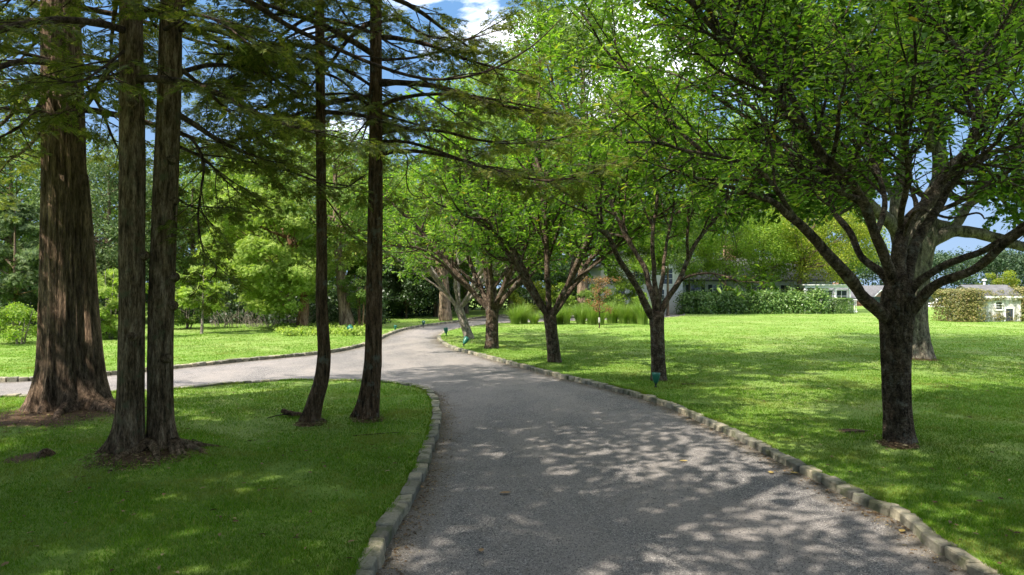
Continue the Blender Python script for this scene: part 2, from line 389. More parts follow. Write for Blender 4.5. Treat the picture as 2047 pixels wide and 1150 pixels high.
# ------------------------------------------------------------------ lawn, earth and gravel materials
def lawn_material():
    m, nt, out = new_mat('lawn')
    co = N(nt, 'ShaderNodeTexCoord').outputs['Object']
    big = noise_tex(nt, 0.22, 5, 0.6, co)
    mid = noise_tex(nt, 1.6, 5, 0.65, co)
    fine = noise_tex(nt, 60, 4, 0.7, co, (1, 1, 1))
    fine2 = noise_tex(nt, 14, 5, 0.7, co)
    c = ramp(nt, big, [(0.3, (0.14, 0.245, 0.042)), (0.5, (0.185, 0.285, 0.068)), (0.72, (0.27, 0.335, 0.12))])
    c = mixc(nt, 0.6, c, ramp(nt, mid, [(0.3, (0.75, 0.82, 0.7)), (0.7, (1.2, 1.15, 1.15))]), 'MULTIPLY')
    c = mixc(nt, 0.7, c, ramp(nt, fine, [(0.3, (0.5, 0.55, 0.45)), (0.7, (1.4, 1.35, 1.3))]), 'MULTIPLY')
    c = mixc(nt, 0.6, c, ramp(nt, fine2, [(0.3, (0.65, 0.7, 0.6)), (0.7, (1.3, 1.25, 1.2))]), 'MULTIPLY')
    worn = noise_tex(nt, 0.9, 5, 0.65, co, None, 0.3)
    c = mixc(nt, ramp(nt, worn, [(0.56, (0, 0, 0)), (0.72, (0.5, 0.5, 0.5))]), c, (0.22, 0.2, 0.08))
    # bare earth worn round the trunks
    soil = ramp(nt, fine2, [(0.3, (0.05, 0.032, 0.02)), (0.7, (0.14, 0.095, 0.06))])
    soil = mixc(nt, 0.6, soil, ramp(nt, fine, [(0.3, (0.5, 0.5, 0.5)), (0.72, (1.6, 1.5, 1.4))]), 'MULTIPLY')
    acc = None
    for mx, my, r in SOIL:
        dv = N(nt, 'ShaderNodeVectorMath', operation='DISTANCE', ins={0: co, 1: (mx, my, 0.1)})
        v = N(nt, 'ShaderNodeMapRange', ins={'Value': dv.outputs['Value'], 'From Min': r * 0.45, 'From Max': r * 1.35, 'To Min': 1.0, 'To Max': 0.0}).outputs[0]
        acc = v if acc is None else N(nt, 'ShaderNodeMath', operation='MAXIMUM', ins={0: acc, 1: v}).outputs[0]
    s = N(nt, 'ShaderNodeMath', operation='ADD', ins={0: acc, 1: mid}).outputs[0]
    fac = ramp(nt, s, [(0.75, (0, 0, 0)), (1.1, (1, 1, 1))])
    c = mixc(nt, fac, c, soil)
    bp = N(nt, 'ShaderNodeBump', ins={'Strength': 0.8, 'Distance': 0.03, 'Height': fine})
    bs = N(nt, 'ShaderNodeBsdfPrincipled', ins={'Base Color': c, 'Roughness': 0.9, 'Specular IOR Level': 0.1, 'Normal': bp.outputs[0]})
    nt.links.new(bs.outputs[0], out.inputs['Surface'])
    return m

def gpt(px, py): g = G(px, py, .08); return g.x, g.y
SOIL = [(gpt(120, 838)[0], gpt(120, 838)[1], 1.2), (*gpt(285, 920), .6), (*gpt(622, 850), .2), (*gpt(735, 845), .22), (*gpt(1795, 895), .2), (*gpt(1838, 725), .45), (*gpt(1705, 865), .25), (*gpt(60, 915), .3)]
M['lawn'] = lawn_material()

TRACKS = []
def gravel_material():
    m, nt, out = new_mat('gravel_drive')
    co = N(nt, 'ShaderNodeTexCoord').outputs['Object']
    vor = N(nt, 'ShaderNodeTexVoronoi', feature='F1', ins={'Vector': co, 'Scale': 105.0, 'Randomness': 1.0})
    rnd = N(nt, 'ShaderNodeSeparateColor', ins={'Color': vor.outputs['Color']})
    stone = ramp(nt, rnd.outputs[0], [(0.0, (0.05, 0.05, 0.052)), (0.3, (0.115, 0.112, 0.112)), (0.6, (0.185, 0.173, 0.163)), (0.85, (0.27, 0.245, 0.225)), (1.0, (0.48, 0.44, 0.41))])
    fines = ramp(nt, noise_tex(nt, 22, 6, 0.7, co), [(0.3, (0.155, 0.142, 0.132)), (0.7, (0.32, 0.28, 0.25))])
    patch = noise_tex(nt, 0.75, 5, 0.62, co, (1.0, 0.55, 1.0), 0.6)
    wr = N(nt, 'ShaderNodeAttribute', attribute_name='wear').outputs['Fac']
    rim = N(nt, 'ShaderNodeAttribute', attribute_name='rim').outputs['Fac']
    wp = N(nt, 'ShaderNodeMath', operation='MULTIPLY_ADD', ins={0: wr, 1: 0.11, 2: patch}).outputs[0]
    fac = ramp(nt, wp, [(0.40, (0.08, 0.08, 0.08)), (0.66, (0.8, 0.8, 0.8))])
    c = mixc(nt, fac, stone, fines)
    big = noise_tex(nt, 0.18, 4, 0.5, co)
    c = mixc(nt, 0.5, c, ramp(nt, big, [(0.3, (1.0, 1.03, 1.06)), (0.7, (1.36, 1.36, 1.36))]), 'MULTIPLY')
    blot = noise_tex(nt, 2.6, 6, 0.7, co, None, 0.5)
    c = mixc(nt, ramp(nt, blot, [(0.55, (0, 0, 0)), (0.75, (0.55, 0.55, 0.55))]), c, (0.115, 0.095, 0.075))
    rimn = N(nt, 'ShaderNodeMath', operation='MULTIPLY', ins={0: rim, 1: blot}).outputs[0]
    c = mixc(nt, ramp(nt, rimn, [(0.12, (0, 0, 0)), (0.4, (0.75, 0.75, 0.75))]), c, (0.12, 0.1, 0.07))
    h = mixc(nt, fac, rnd.outputs[1], noise_tex(nt, 60, 4, 0.7, co))
    bp = N(nt, 'ShaderNodeBump', ins={'Strength': 0.9, 'Distance': 0.012, 'Height': h})
    bs = N(nt, 'ShaderNodeBsdfPrincipled', ins={'Base Color': c, 'Roughness': 0.9, 'Specular IOR Level': 0.2, 'Normal': bp.outputs[0]})
    nt.links.new(bs.outputs[0], out.inputs['Surface'])
    return m
M['gravel_drive'] = gravel_material()
M['earth'] = plain_mat('earth', (0.09, 0.11, 0.04), 0.95, 0.1, 0.4, 0.6)

# the ground: one sheet to the horizon, the drive and the lawns above it
b = MB(); b.v = [(-2500, -300, -2.4), (2500, -300, -2.4), (2500, 4000, -2.4), (-2500, 4000, -2.4)]; b.f = [(0, 1, 2, 3)]
tag(b.build('ground', M['earth']), kind='structure')
def drive_z(x, y): return 0.012 * noise.noise(Vector((x * 0.5, y * 0.5, 9)))
dpoly = [p.to_2d() for p in offset(right_edge, -0.03)] + [p.to_2d() for p in reversed(offset(far_left, 0.03))] + [p.to_2d() for p in reversed(offset(near_left, 0.03))]
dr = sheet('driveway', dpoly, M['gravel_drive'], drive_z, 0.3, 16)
def seg_dist(X, Y, ln):
    best = np.full(len(X), 1e9)
    for a_, b_ in zip(ln[:-1], ln[1:]):
        dx, dy = b_.x - a_.x, b_.y - a_.y; t = np.clip(((X - a_.x) * dx + (Y - a_.y) * dy) / (dx * dx + dy * dy + 1e-9), 0, 1)
        best = np.minimum(best, np.hypot(X - a_.x - t * dx, Y - a_.y - t * dy))
    return best
cv = np.array([v.co[:2] for v in dr.data.vertices]); dd_ = seg_dist(cv[:, 0], cv[:, 1], right_edge); de = np.minimum(np.minimum(dd_, seg_dist(cv[:, 0], cv[:, 1], near_left)), seg_dist(cv[:, 0], cv[:, 1], far_left))
wear = np.exp(-((dd_ - 1.55) / .42) ** 2) + np.exp(-((dd_ - 3.25) / .42) ** 2)
at_ = dr.data.attributes.new('wear', 'FLOAT', 'POINT'); at_.data.foreach_set('value', wear.astype(np.float32))
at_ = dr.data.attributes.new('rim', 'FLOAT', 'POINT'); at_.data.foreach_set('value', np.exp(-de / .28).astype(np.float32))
sheet('lawn', isl, M['lawn'], H, 0.35, 14)
sheet('lawn', fl, M['lawn'], H, 1.2, 30)
sheet('lawn', rl, M['lawn'], H, 0.6, 22)

# ------------------------------------------------------------------ kerbs of rough granite setts
def stone_material():
    m, nt, out = new_mat('kerb_stone')
    geo = N(nt, 'ShaderNodeNewGeometry'); co = N(nt, 'ShaderNodeTexCoord').outputs['Object']
    c = ramp(nt, geo.outputs['Random Per Island'], [(0.0, (0.15, 0.14, 0.11)), (0.35, (0.22, 0.21, 0.165)), (0.7, (0.28, 0.255, 0.19)), (1.0, (0.38, 0.33, 0.23))])
    n1 = noise_tex(nt, 25, 6, 0.7, co); n2 = noise_tex(nt, 5, 5, 0.65, co)
    c = mixc(nt, 0.6, c, ramp(nt, n1, [(0.3, (0.6, 0.6, 0.6)), (0.7, (1.3, 1.3, 1.3))]), 'MULTIPLY')
    c = mixc(nt, ramp(nt, n2, [(0.47, (0, 0, 0)), (0.64, (0.8, 0.8, 0.8))]), c, (0.085, 0.095, 0.045))
    bp = N(nt, 'ShaderNodeBump', ins={'Strength': 0.7, 'Distance': 0.02, 'Height': n1})
    bs = N(nt, 'ShaderNodeBsdfPrincipled', ins={'Base Color': c, 'Roughness': 0.85, 'Specular IOR Level': 0.25, 'Normal': bp.outputs[0]})
    nt.links.new(bs.outputs[0], out.inputs['Surface'])
    return m
M['kerb_stone'] = stone_material()

def rough_block(mb, c, t, lx, wy, hz, rng):
    """chamfered, slightly crooked stone; c = centre of its base, t = its long direction"""
    s = Vector((-t.y, t.x, 0)); ch = 0.013
    nodes = []
    for sx in (-1, 1):
        for sy in (-1, 1):
            for sz in (-1, 1):
                j = Vector((rng.uniform(-.01, .01), rng.uniform(-.013, .013), rng.uniform(-.013, .011)))
                for ax in range(3):
                    k = [lx / 2, wy / 2, hz / 2]; e = [0, 0, 0]
                    for a in range(3): e[a] = k[a] - (ch if a != ax else 0)
                    nodes.append((t * (e[0] * sx + j.x) + s * (e[1] * sy + j.y) + Vector((0, 0, hz / 2 + e[2] * sz + j.z))) + c)
    idx = lambda sx, sy, sz, ax: ((sx * 2 + sy) * 2 + sz) * 3 + ax
    fs = []
    q = [(0, 0), (1, 0), (1, 1), (0, 1)]
    for v in (0, 1):
        a = [idx(v, y, z, 0) for y, z in q]; fs.append(tuple(a if v else a[::-1]))
        a = [idx(x, v, z, 1) for x, z in q]; fs.append(tuple(a[::-1] if v else a))
        a = [idx(x, y, v, 2) for x, y in q]; fs.append(tuple(a if v else a[::-1]))
    for u in (0, 1):
        for v in (0, 1):
            fs.append((idx(0, u, v, 1), idx(1, u, v, 1), idx(1, u, v, 2), idx(0, u, v, 2)))
            fs.append((idx(u, 0, v, 0), idx(u, 1, v, 0), idx(u, 1, v, 2), idx(u, 0, v, 2)))
            fs.append((idx(u, v, 0, 0), idx(u, v, 1, 0), idx(u, v, 1, 1), idx(u, v, 0, 1)))
    for x in (0, 1):
        for y in (0, 1):
            for z in (0, 1): fs.append((idx(x, y, z, 0), idx(x, y, z, 1), idx(x, y, z, 2)))
    mb.poly(nodes, fs)

def kerb(line, side, seed, top=0.118):
    rng = random.Random(seed); mb = MB()
    ln = offset(line, side * KW / 2)
    cum = [0]
    for i in range(1, len(ln)): cum.append(cum[-1] + (ln[i] - ln[i - 1]).length)
    cx = [p.x for p in ln]; cyy = [p.y for p in ln]
    at = lambda s: Vector((float(np.interp(s, cum, cx)), float(np.interp(s, cum, cyy)), 0))
    s = 0
    while s < cum[-1] - 0.4:
        L = rng.uniform(.2, .36)
        p0, p1 = at(s), at(s + L)
        if p0.y > -3:
            t = (p1 - p0).normalized()
            a = rng.uniform(-.045, .045)
            t2 = Vector((t.x * math.cos(a) - t.y * math.sin(a), t.x * math.sin(a) + t.y * math.cos(a), 0))
            c = (p0 + p1) / 2 + Vector((-t.y, t.x, 0)) * rng.uniform(-.012, .012)
            sl = rng.uniform(-.014, .01)
            c.z = -0.04
            rough_block(mb, c, t2, L - 0.021, KW + rng.uniform(-.02, .02), top + .045 + sl, rng)
        s += L
    o = mb.build('kerb', M['kerb_stone'], smooth=False)
    return tag(o, kind='structure')
kerb(near_left, 1, 1); kerb(far_left, 1, 2); kerb(right_edge, -1, 3, .098)

# ------------------------------------------------------------------ grass blades (nobody could count them)
def edge_points(rs, n):
    """points along the backs of the kerbs, where the mower leaves longer grass"""
    ex = []; ey = []
    for ln, sd in ((near_left, 1), (right_edge, -1)):
        o = [p for p in offset(ln, sd * (KW * .93))]
        seg = [(o[i], o[i + 1]) for i in range(len(o) - 1) if 4.4 < o[i].y < 22 and abs(o[i].x) < 14]
        L = np.array([(b_ - a_).length / (1 + .06 * a_.y) for a_, b_ in seg]); pick = rs.choice(len(seg), n // 2, p=L / L.sum()); t = rs.rand(n // 2)
        for i, tt in zip(pick, t):
            q = seg[i][0].lerp(seg[i][1], float(tt))
            if noise.noise(Vector((q.x * 1.7, q.y * 1.7, 5))) < -.12: continue
            ex.append(q.x + rs.normal() * .02); ey.append(q.y + rs.normal() * .02)
    return np.array(ex), np.array(ey)

def grass_blades():
    rs = np.random.RandomState(5)
    V = []; Fc = []
    total = 0
    soil = np.array([(a, b_, r) for a, b_, r in SOIL])
    ys = np.linspace(4.6, 62, 600); dens = (4300 * np.exp(-(ys - 5) / 5) + 720 * np.exp(-(ys - 16) / 12)) * 1.58 * ys
    cdf = np.cumsum(dens) * (ys[1] - ys[0]); n0 = int(cdf[-1])
    for _once in (0,):
        # the farther the fewer and the broader, thinning out to nothing
        Y = np.interp(rs.rand(n0) * cdf[-1], cdf, ys); X = rs.uniform(-1, 1, n0) * 0.79 * Y
        h = .035 + .0003 * Y; w = .0020 + .00021 * Y
        k = np.abs(X) < Y * 0.79
        k &= in_poly(isl, X, Y) | in_poly(fl, X, Y) | in_poly(rl, X, Y)
        X, Y = X[k], Y[k]; h = h[k]; w = w[k]
        ex, ey = edge_points(rs, 26000)
        X = np.concatenate([X, ex]); Y = np.concatenate([Y, ey]); h = np.concatenate([h, np.full(len(ex), .065)]); w = np.concatenate([w, .0026 + .0002 * ey])
        # thinner where the earth is bare
        prob = np.ones(len(X))
        for sx, sy, r in soil:
            d = np.hypot(X - sx, Y - sy); prob = np.minimum(prob, np.clip((d - r * 0.55) / (r * 0.9), 0.05, 1))
        wear = np.array([noise.noise(Vector((float(a) * .55, float(c) * .55, 12))) + .5 * noise.noise(Vector((float(a) * 1.9, float(c) * 1.9, 3))) for a, c in zip(X, Y)])
        prob *= np.clip(1.05 - np.clip(wear - .12, 0, 1) * 2.2, .25, 1)
        k = rs.rand(len(X)) < prob
        X, Y = X[k], Y[k]; n = len(X); h = h[k]; w = w[k]
        Z = np.array([H(float(a), float(c)) for a, c in zip(X, Y)])
        tuft = np.array([noise.noise(Vector((float(a) * 1.1, float(c) * 1.1, 2))) for a, c in zip(X, Y)])
        hh = h * rs.uniform(.55, 1.25, n) * (1 + 0.45 * tuft)
        th = rs.uniform(0, 2 * np.pi, n); ln = rs.uniform(.2, 1.1, n) * hh
        lean = np.stack([np.cos(th) * ln, np.sin(th) * ln, hh], 1)
        ph = rs.uniform(0, np.pi, n); ww = w * rs.uniform(.7, 1.3, n)
        sd = np.stack([np.cos(ph) * ww, np.sin(ph) * ww, 0 * ph], 1)
        p = np.stack([X, Y, Z - 0.006], 1)
        v = np.stack([p - sd, p + sd, p + lean * np.array([.45, .45, .6]) + sd * .7, p + lean * np.array([.45, .45, .6]) - sd * .7, p + lean], 1)
        # rank blades hanging over the kerb
        V.append(v.reshape(-1, 3)); b0 = total + np.arange(n) * 5
        Fc.append(np.stack([b0, b0 + 1, b0 + 2, b0 + 3], 1)); Fc.append(np.stack([b0 + 3, b0 + 2, b0 + 4, b0 + 4], 1))
        total += n * 5
    V = np.concatenate(V); Fc = np.concatenate(Fc)
    # triangles are stored as degenerate quads; split them out
    quad = Fc[Fc[:, 2] != Fc[:, 3]]; tri = Fc[Fc[:, 2] == Fc[:, 3]][:, :3]
    me = bpy.data.meshes.new('grass')
    me.vertices.add(len(V)); me.vertices.foreach_set('co', V.astype(np.float32).ravel())
    li = np.concatenate([quad.ravel(), tri.ravel()]).astype(np.int32)
    me.loops.add(len(li)); me.loops.foreach_set('vertex_index', li)
    nq, ntr = len(quad), len(tri)
    me.polygons.add(nq + ntr)
    ls = np.concatenate([np.arange(nq) * 4, nq * 4 + np.arange(ntr) * 3]).astype(np.int32)
    lt = np.concatenate([np.full(nq, 4), np.full(ntr, 3)]).astype(np.int32)
    me.polygons.foreach_set('loop_start', ls); me.polygons.foreach_set('loop_total', lt)
    me.update(calc_edges=True)
    tag(link_mesh('grass', me, M['grass']), 'short mown green grass covering the lawns beside the drive', 'grass', kind='stuff')
grass_blades()
# ------------------------------------------------------------------ leaves and branching
class Bag:
    def __init__(s): s.p = []; s.d = []; s.n = []; s.s = []
    def add(s, p, d, n, sz):
        s.p.append((p.x, p.y, p.z)); s.d.append((d.x, d.y, d.z)); s.n.append((n.x, n.y, n.z)); s.s.append(sz)
    def extend(s, p, d, n, sz):
        s.p += p.tolist(); s.d += d.tolist(); s.n += n.tolist(); s.s += sz.tolist()

# a folded pointed leaf, a small leaf, and a flat conifer spray, in (length, width, lift)
T_LEAF = (np.array([(0, 0, 0), (.3, .2, .05), (.72, .17, .03), (1, 0, -.1), (.72, -.17, .03), (.3, -.2, .05)]), [(0, 5, 4, 3), (0, 3, 2, 1)])
T_SMALL = (np.array([(0, 0, 0), (.5, .3, .06), (1, 0, -.05), (.5, -.3, .06)]), [(0, 3, 2, 1)])
def spray_template(n=6, seed=1, w=.05):
    rng = random.Random(seed); v = []; f = []
    def sliver(x0, y0, z0, ang, L, w):
        b = len(v); c, s = math.cos(ang), math.sin(ang); dz = rng.uniform(-.12, .05) * L
        v.extend([(x0, y0, z0), (x0 + .55 * L * c - w * s, y0 + .55 * L * s + w * c, z0 + dz * .4), (x0 + L * c, y0 + L * s, z0 + dz), (x0 + .55 * L * c + w * s, y0 + .55 * L * s - w * c, z0 + dz * .4)])
        f.append((b, b + 3, b + 2, b + 1))
    sliver(0, 0, 0, 0, 1.0, w * .8)
    for i in range(n):
        x = .1 + .75 * i / n
        for sg in (-1, 1):
            L = (.5 - .33 * i / n) * rng.uniform(.75, 1.2)
            sliver(x + rng.uniform(-.04, .04), 0, rng.uniform(-.03, .03), sg * rng.uniform(.55, 1.0), L, w * rng.uniform(.8, 1.3))
    return np.array(v), f
T_SPRAY = spray_template(6, 1, .05)
T_SPRAY3 = spray_template(3, 2, .085)

def leaf_obj(name, bag, tpl, mat, parent, seed=0):
    if not bag.p: return None
    tv, tf = tpl
    p = np.array(bag.p); d = np.array(bag.d); n = np.array(bag.n); s = np.array(bag.s)
    d /= np.linalg.norm(d, axis=1, keepdims=True) + 1e-9
    w = np.cross(n, d); w /= np.linalg.norm(w, axis=1, keepdims=True) + 1e-9
    n = np.cross(d, w)
    V = p[:, None, :] + s[:, None, None] * (tv[None, :, 0:1] * d[:, None, :] + tv[None, :, 1:2] * w[:, None, :] + tv[None, :, 2:3] * n[:, None, :])
    k = len(tv)
    Fc = (np.arange(len(p)) * k)[:, None, None] + np.array(tf)[None]
    return np_mesh(name, V.reshape(-1, 3), Fc.reshape(-1, len(tf[0])), mat, parent)

def rv(rng, a=1.0): return Vector((rng.uniform(-a, a), rng.uniform(-a, a), rng.uniform(-a, a)))

def wander(rng, start, d, L, n, wob, up):
    pts = [start.copy()]; d = d.normalized(); st = L / n
    for i in range(n):
        d = (d + rv(rng, wob) + UP * up).normalized()
        pts.append(pts[-1] + d * st)
    return pts

def too_near(p):
    return p.y > -1.0 and p.length < 60 and (p - Vector((0, 0, CZ))).length < 4.6

def grow(mb, bag, pts, radii, lvl, S, rng):
    sides = S['sides'][min(lvl, len(S['sides']) - 1)]
    mb.tube(pts, radii, sides, cap=lvl == 0)
    n = len(pts); seg = [(pts[i + 1] - pts[i]).length for i in range(n - 1)]
    L = sum(seg); cum = [0]
    for s in seg: cum.append(cum[-1] + s)
    def at(t):
        for i in range(n - 1):
            if t <= cum[i + 1] or i == n - 2:
                f = (t - cum[i]) / max(seg[i], 1e-6)
                return pts[i].lerp(pts[i + 1], f), (pts[i + 1] - pts[i]).normalized(), radii[i] + (radii[i + 1] - radii[i]) * f
    if lvl < S['levels']:
        t = S['start'][lvl] * L + rng.uniform(0, S['gap'][lvl]); az = rng.uniform(0, 6.28); sg = 1
        while t < L * 0.985:
            p, d, r = at(t)
            if S.get('planar') and lvl >= S['planar'] - 1:
                w = d.cross(UP)
                w = w.normalized() if w.length > .05 else d.orthogonal()
                perp = (w * sg + UP * rng.uniform(-.35, .25)).normalized(); sg = -sg
            else:
                az += 2.4 + rng.uniform(-.5, .5)
                u = d.orthogonal().normalized(); perp = u * math.cos(az) + d.cross(u) * math.sin(az)
            if lvl == 0 and p.z < S.get('zmin', -9):
                t += S['gap'][lvl] * rng.uniform(.6, 1.4); continue
            a = math.radians(rng.uniform(*S['ang'][lvl]))
            cd = d * math.cos(a) + perp * math.sin(a)
            cl = S['len'][lvl] * rng.uniform(.55, 1.2) * (1 - S['taper'] * t / L)
            cp = wander(rng, p, cd, cl, S['seg'][lvl], S['wob'], S['up'][lvl])
            r0 = max(min(r * .62, S['rmax'][lvl]), S['rmin'])
            if not too_near(cp[-1]):
                grow(mb, bag, cp, lerp_list([r0, max(r0 * .35, S['rmin'] * .7)], len(cp)), lvl + 1, S, rng)
            t += S['gap'][lvl] * rng.uniform(.6, 1.4)
    if lvl >= S['leaf_lvl']:
        t = (S['leaf_from'] if lvl == S['levels'] else max(.6, S['leaf_from'])) * L; sg = 1
        while t <= L:
            p, d, r = at(t)
            w = d.cross(UP); w = w.normalized() if w.length > .05 else d.orthogonal()
            q = S['spread']
            ld = d * rng.uniform(*S['fwd']) + w * sg * q * rng.uniform(.5, 1) + UP * rng.uniform(*S['droop']) + rv(rng, .25)
            nn = UP + rv(rng, S['tilt'])
            if not too_near(p) and p.z > S.get('zmin', -9) - .45: bag.add(p + rv(rng, S['jit']), ld.normalized(), nn, S['size'] * rng.uniform(.45, 1.4))
            sg = -sg; t += S['leaf_gap'] * rng.uniform(.6, 1.4)

CHERRY = dict(levels=2, sides=(10, 6, 4, 3), start=(.18, .12), gap=(.23, .12), ang=((28, 62), (30, 65)), len=(2.05, .75), taper=.5, seg=(7, 4), wob=.13, up=(.05, .03), rmax=(.05, .013), rmin=.0035,
              zmin=3.65, leaf_lvl=1, leaf_from=.12, leaf_gap=.05, spread=1.0, fwd=(.1, .9), droop=(-.55, .1), tilt=.5, jit=.03, size=.105)
CEDAR = dict(levels=2, sides=(8, 4, 3, 3), start=(.2, .2), gap=(.19, .14), ang=((35, 65), (35, 60)), len=(1.25, .42), taper=.45, seg=(6, 3), wob=.1, up=(-.01, -.05), rmax=(.014, .004), rmin=.0025, planar=1,
             leaf_lvl=1, leaf_from=.15, leaf_gap=.078, spread=.75, fwd=(.5, 1.0), droop=(-.5, .05), tilt=.45, jit=.02, size=.2)

# ------------------------------------------------------------------ the cedar and cypress grove on the left
def base_of(px, py, z=.08): return G(px, py, z)

def dense(pts, radii, step, zmax):
    """resample a trunk finely as far up as the picture shows it"""
    op, orr = [pts[0]], [radii[0]]
    for i in range(1, len(pts)):
        L = (pts[i] - pts[i - 1]).length; k = max(1, int(L / step)) if pts[i - 1].z < zmax else 1
        for j in range(1, k + 1):
            op.append(pts[i - 1].lerp(pts[i], j / k)); orr.append(radii[i - 1] + (radii[i] - radii[i - 1]) * j / k)
    return op, orr

def fluted_trunk(mb, pts, radii, sides, lobes, seed, flare_h, amp, ridge=.03, flute=.05, fiss=.035, fk=11.0, fz=.55, step=.1):
    """tall trunk whose foot spreads into buttresses, with fissured bark"""
    pts, radii = dense(pts, radii, step, 8.5)
    sides = int(sides * 2.2) if sides > 20 else sides
    z0 = pts[0].z
    ph = random.Random(seed).uniform(0, 10)
    def shape(u, i):
        a = u * 2 * math.pi; h = pts[i].z - z0
        fl = noise.noise(Vector((math.cos(a) * 2.1 + ph, math.sin(a) * 2.1, h * .09)))
        s = 1 + ridge * noise.noise(Vector((math.cos(a) * 6 + ph, math.sin(a) * 6, h * .35))) + ridge * .8 * noise.noise(Vector((math.cos(a) * 14, math.sin(a) * 14 + ph, h * .6)))
        e = math.exp(-h / flare_h); e2 = math.exp(-h / (flare_h * 4.5))
        wob = .5 * noise.noise(Vector((math.cos(a) * 3, math.sin(a) * 3, h * 1.1 + ph)))
        f1 = abs(noise.noise(Vector((math.cos(a + wob * .12) * fk + ph, math.sin(a + wob * .12) * fk, h * fz))))
        s -= fiss * (max(0, .16 - f1) / .16) ** 1.3 - fiss * .5 * noise.noise(Vector((math.cos(a) * fk * 2, math.sin(a) * fk * 2 + ph, h * fz * 2)))
        for (la, lw, lm) in lobes:
            da = (a - la + math.pi) % (2 * math.pi) - math.pi
            s += lm * amp * e * math.exp(-(da / lw) ** 2) + lm * .16 * e2 * math.exp(-(da / lw) ** 2)
        s += .28 * amp * e + flute * (fl - .6 * max(0, .12 - abs(fl)) / .12)
        return s
    mb.tube(pts, radii, sides, True, shape)

def trunk_path(pix, depth, top, n):
    """pixel (x, y) list from foot to picture top, then on up to height top"""
    pts = [P(x, y, depth) for x, y in pix]
    a, b_ = pts[-2], pts[-1]; d = (b_ - a).normalized()
    pts.append(b_ + d * ((top - b_.z) * .5)); pts.append(b_ + d * (top - b_.z))
    return spline(pts, n)

def conifer_branches(root, bag, axis, z0, z1, spec, rng, lens, count, mat, mb_mat, avoid=None, phases=None):
    """procedural boughs round a trunk axis (list of points) between heights z0 and z1; each bough is a part"""
    zs = [p.z for p in axis]
    az = rng.uniform(0, 6.28)
    for i in range(count):
        f = (i + rng.uniform(0, .8)) / count
        z = z0 + (z1 - z0) * f
        x = float(np.interp(z, zs, [p.x for p in axis])); y = float(np.interp(z, zs, [p.y for p in axis]))
        az += 2.4 + rng.uniform(-.4, .4)
        L = rng.uniform(.75, 1.15) * (lens[0] + (lens[1] - lens[0]) * f)
        d = Vector((math.cos(az), math.sin(az), rng.uniform(-.05, .3)))
        if avoid and avoid(x, y, z, d): continue
        pts = [Vector((x, y, z))]; dd = d.normalized(); n = 9
        for k in range(n):
            t = k / n
            dd = (dd + UP * (-.10 if t < .45 else .09) + rv(rng, .07)).normalized()
            pts.append(pts[-1] + dd * (L / n))
        r0 = .018 + .011 * L
        mb = MB(); grow(mb, bag, pts, lerp_list([r0, r0 * .62, .006], len(pts)), 0, spec, rng)
        mb.build('branch', mb_mat, root)

def hand_branch(root, bag, pts, r0, r1, spec, rng, mat, per=5, **over):
    S = dict(spec); S.update(over)
    ps = spline(pts, per)
    mb = MB(); grow(mb, bag, ps, lerp_list([r0, (r0 + r1) * .5, r1], len(ps)), 0, S, rng)
    mb.build('branch', mat, root)

def pix(*a):
    return [P(x, y, d) for x, y, d in a]

def root_tubes(mb, c, rng, angs, r0, L0):
    for a in angs:
        L = L0 * rng.uniform(.6, 1.25); d = Vector((math.cos(a), math.sin(a), 0)); s = Vector((-d.y, d.x, 0))
        pts = []; wv = rng.uniform(-.2, .2)
        for k in range(9):
            t = k / 8; q = c + d * (L * t) + s * (wv * math.sin(t * 3.0) * L + rng.uniform(-.02, .02))
            q.z = H(q.x, q.y) + r0 * (1.6 * (1 - t) ** 2.2) - .018 - .03 * t
            pts.append(q)
        mb.tube(pts, lerp_list([r0 * 1.25, r0 * .7, r0 * .45, r0 * .2], 9), 7)

rng = random.Random(11)
sees = lambda x, y, z, d: y + d.y * 4 < 6.5 and d.y < 0 and z < 6.0     # no low bough reaching at the lens
# --- the widest trunk
b0 = base_of(140, 838); T1c = Vector((b0.x, b0.y + .55, b0.z))
t1 = thing('cedar_tree', 'widest reddish-brown cedar trunk with spreading buttressed foot at far left of the grove', 'tree', T1c, 'conifers of the left grove')
ax = trunk_path([(142, 824), (138, 780), (136, 720), (134, 640), (132, 500), (127, 250), (122, 0)], T1c.y, 16.5, 7)
ax[0].z = H(T1c.x, T1c.y) - .15
zz = [p.z for p in ax]
rad = [float(np.interp(z, [0, 1.2, 3.2, 5.5, 8, 12, 19], [.50, .44, .395, .36, .325, .24, .06])) for z in zz]
mb = MB(); fluted_trunk(mb, ax, rad, 72, [(-2.75, .3, 1.3), (-.35, .34, 1.5), (-1.05, .25, .7), (-1.75, .24, .8), (-2.25, .2, .5), (1.2, .4, 1), (2.4, .4, 1)], 3, .36, .6, .05, .12, .045, 15, .6)
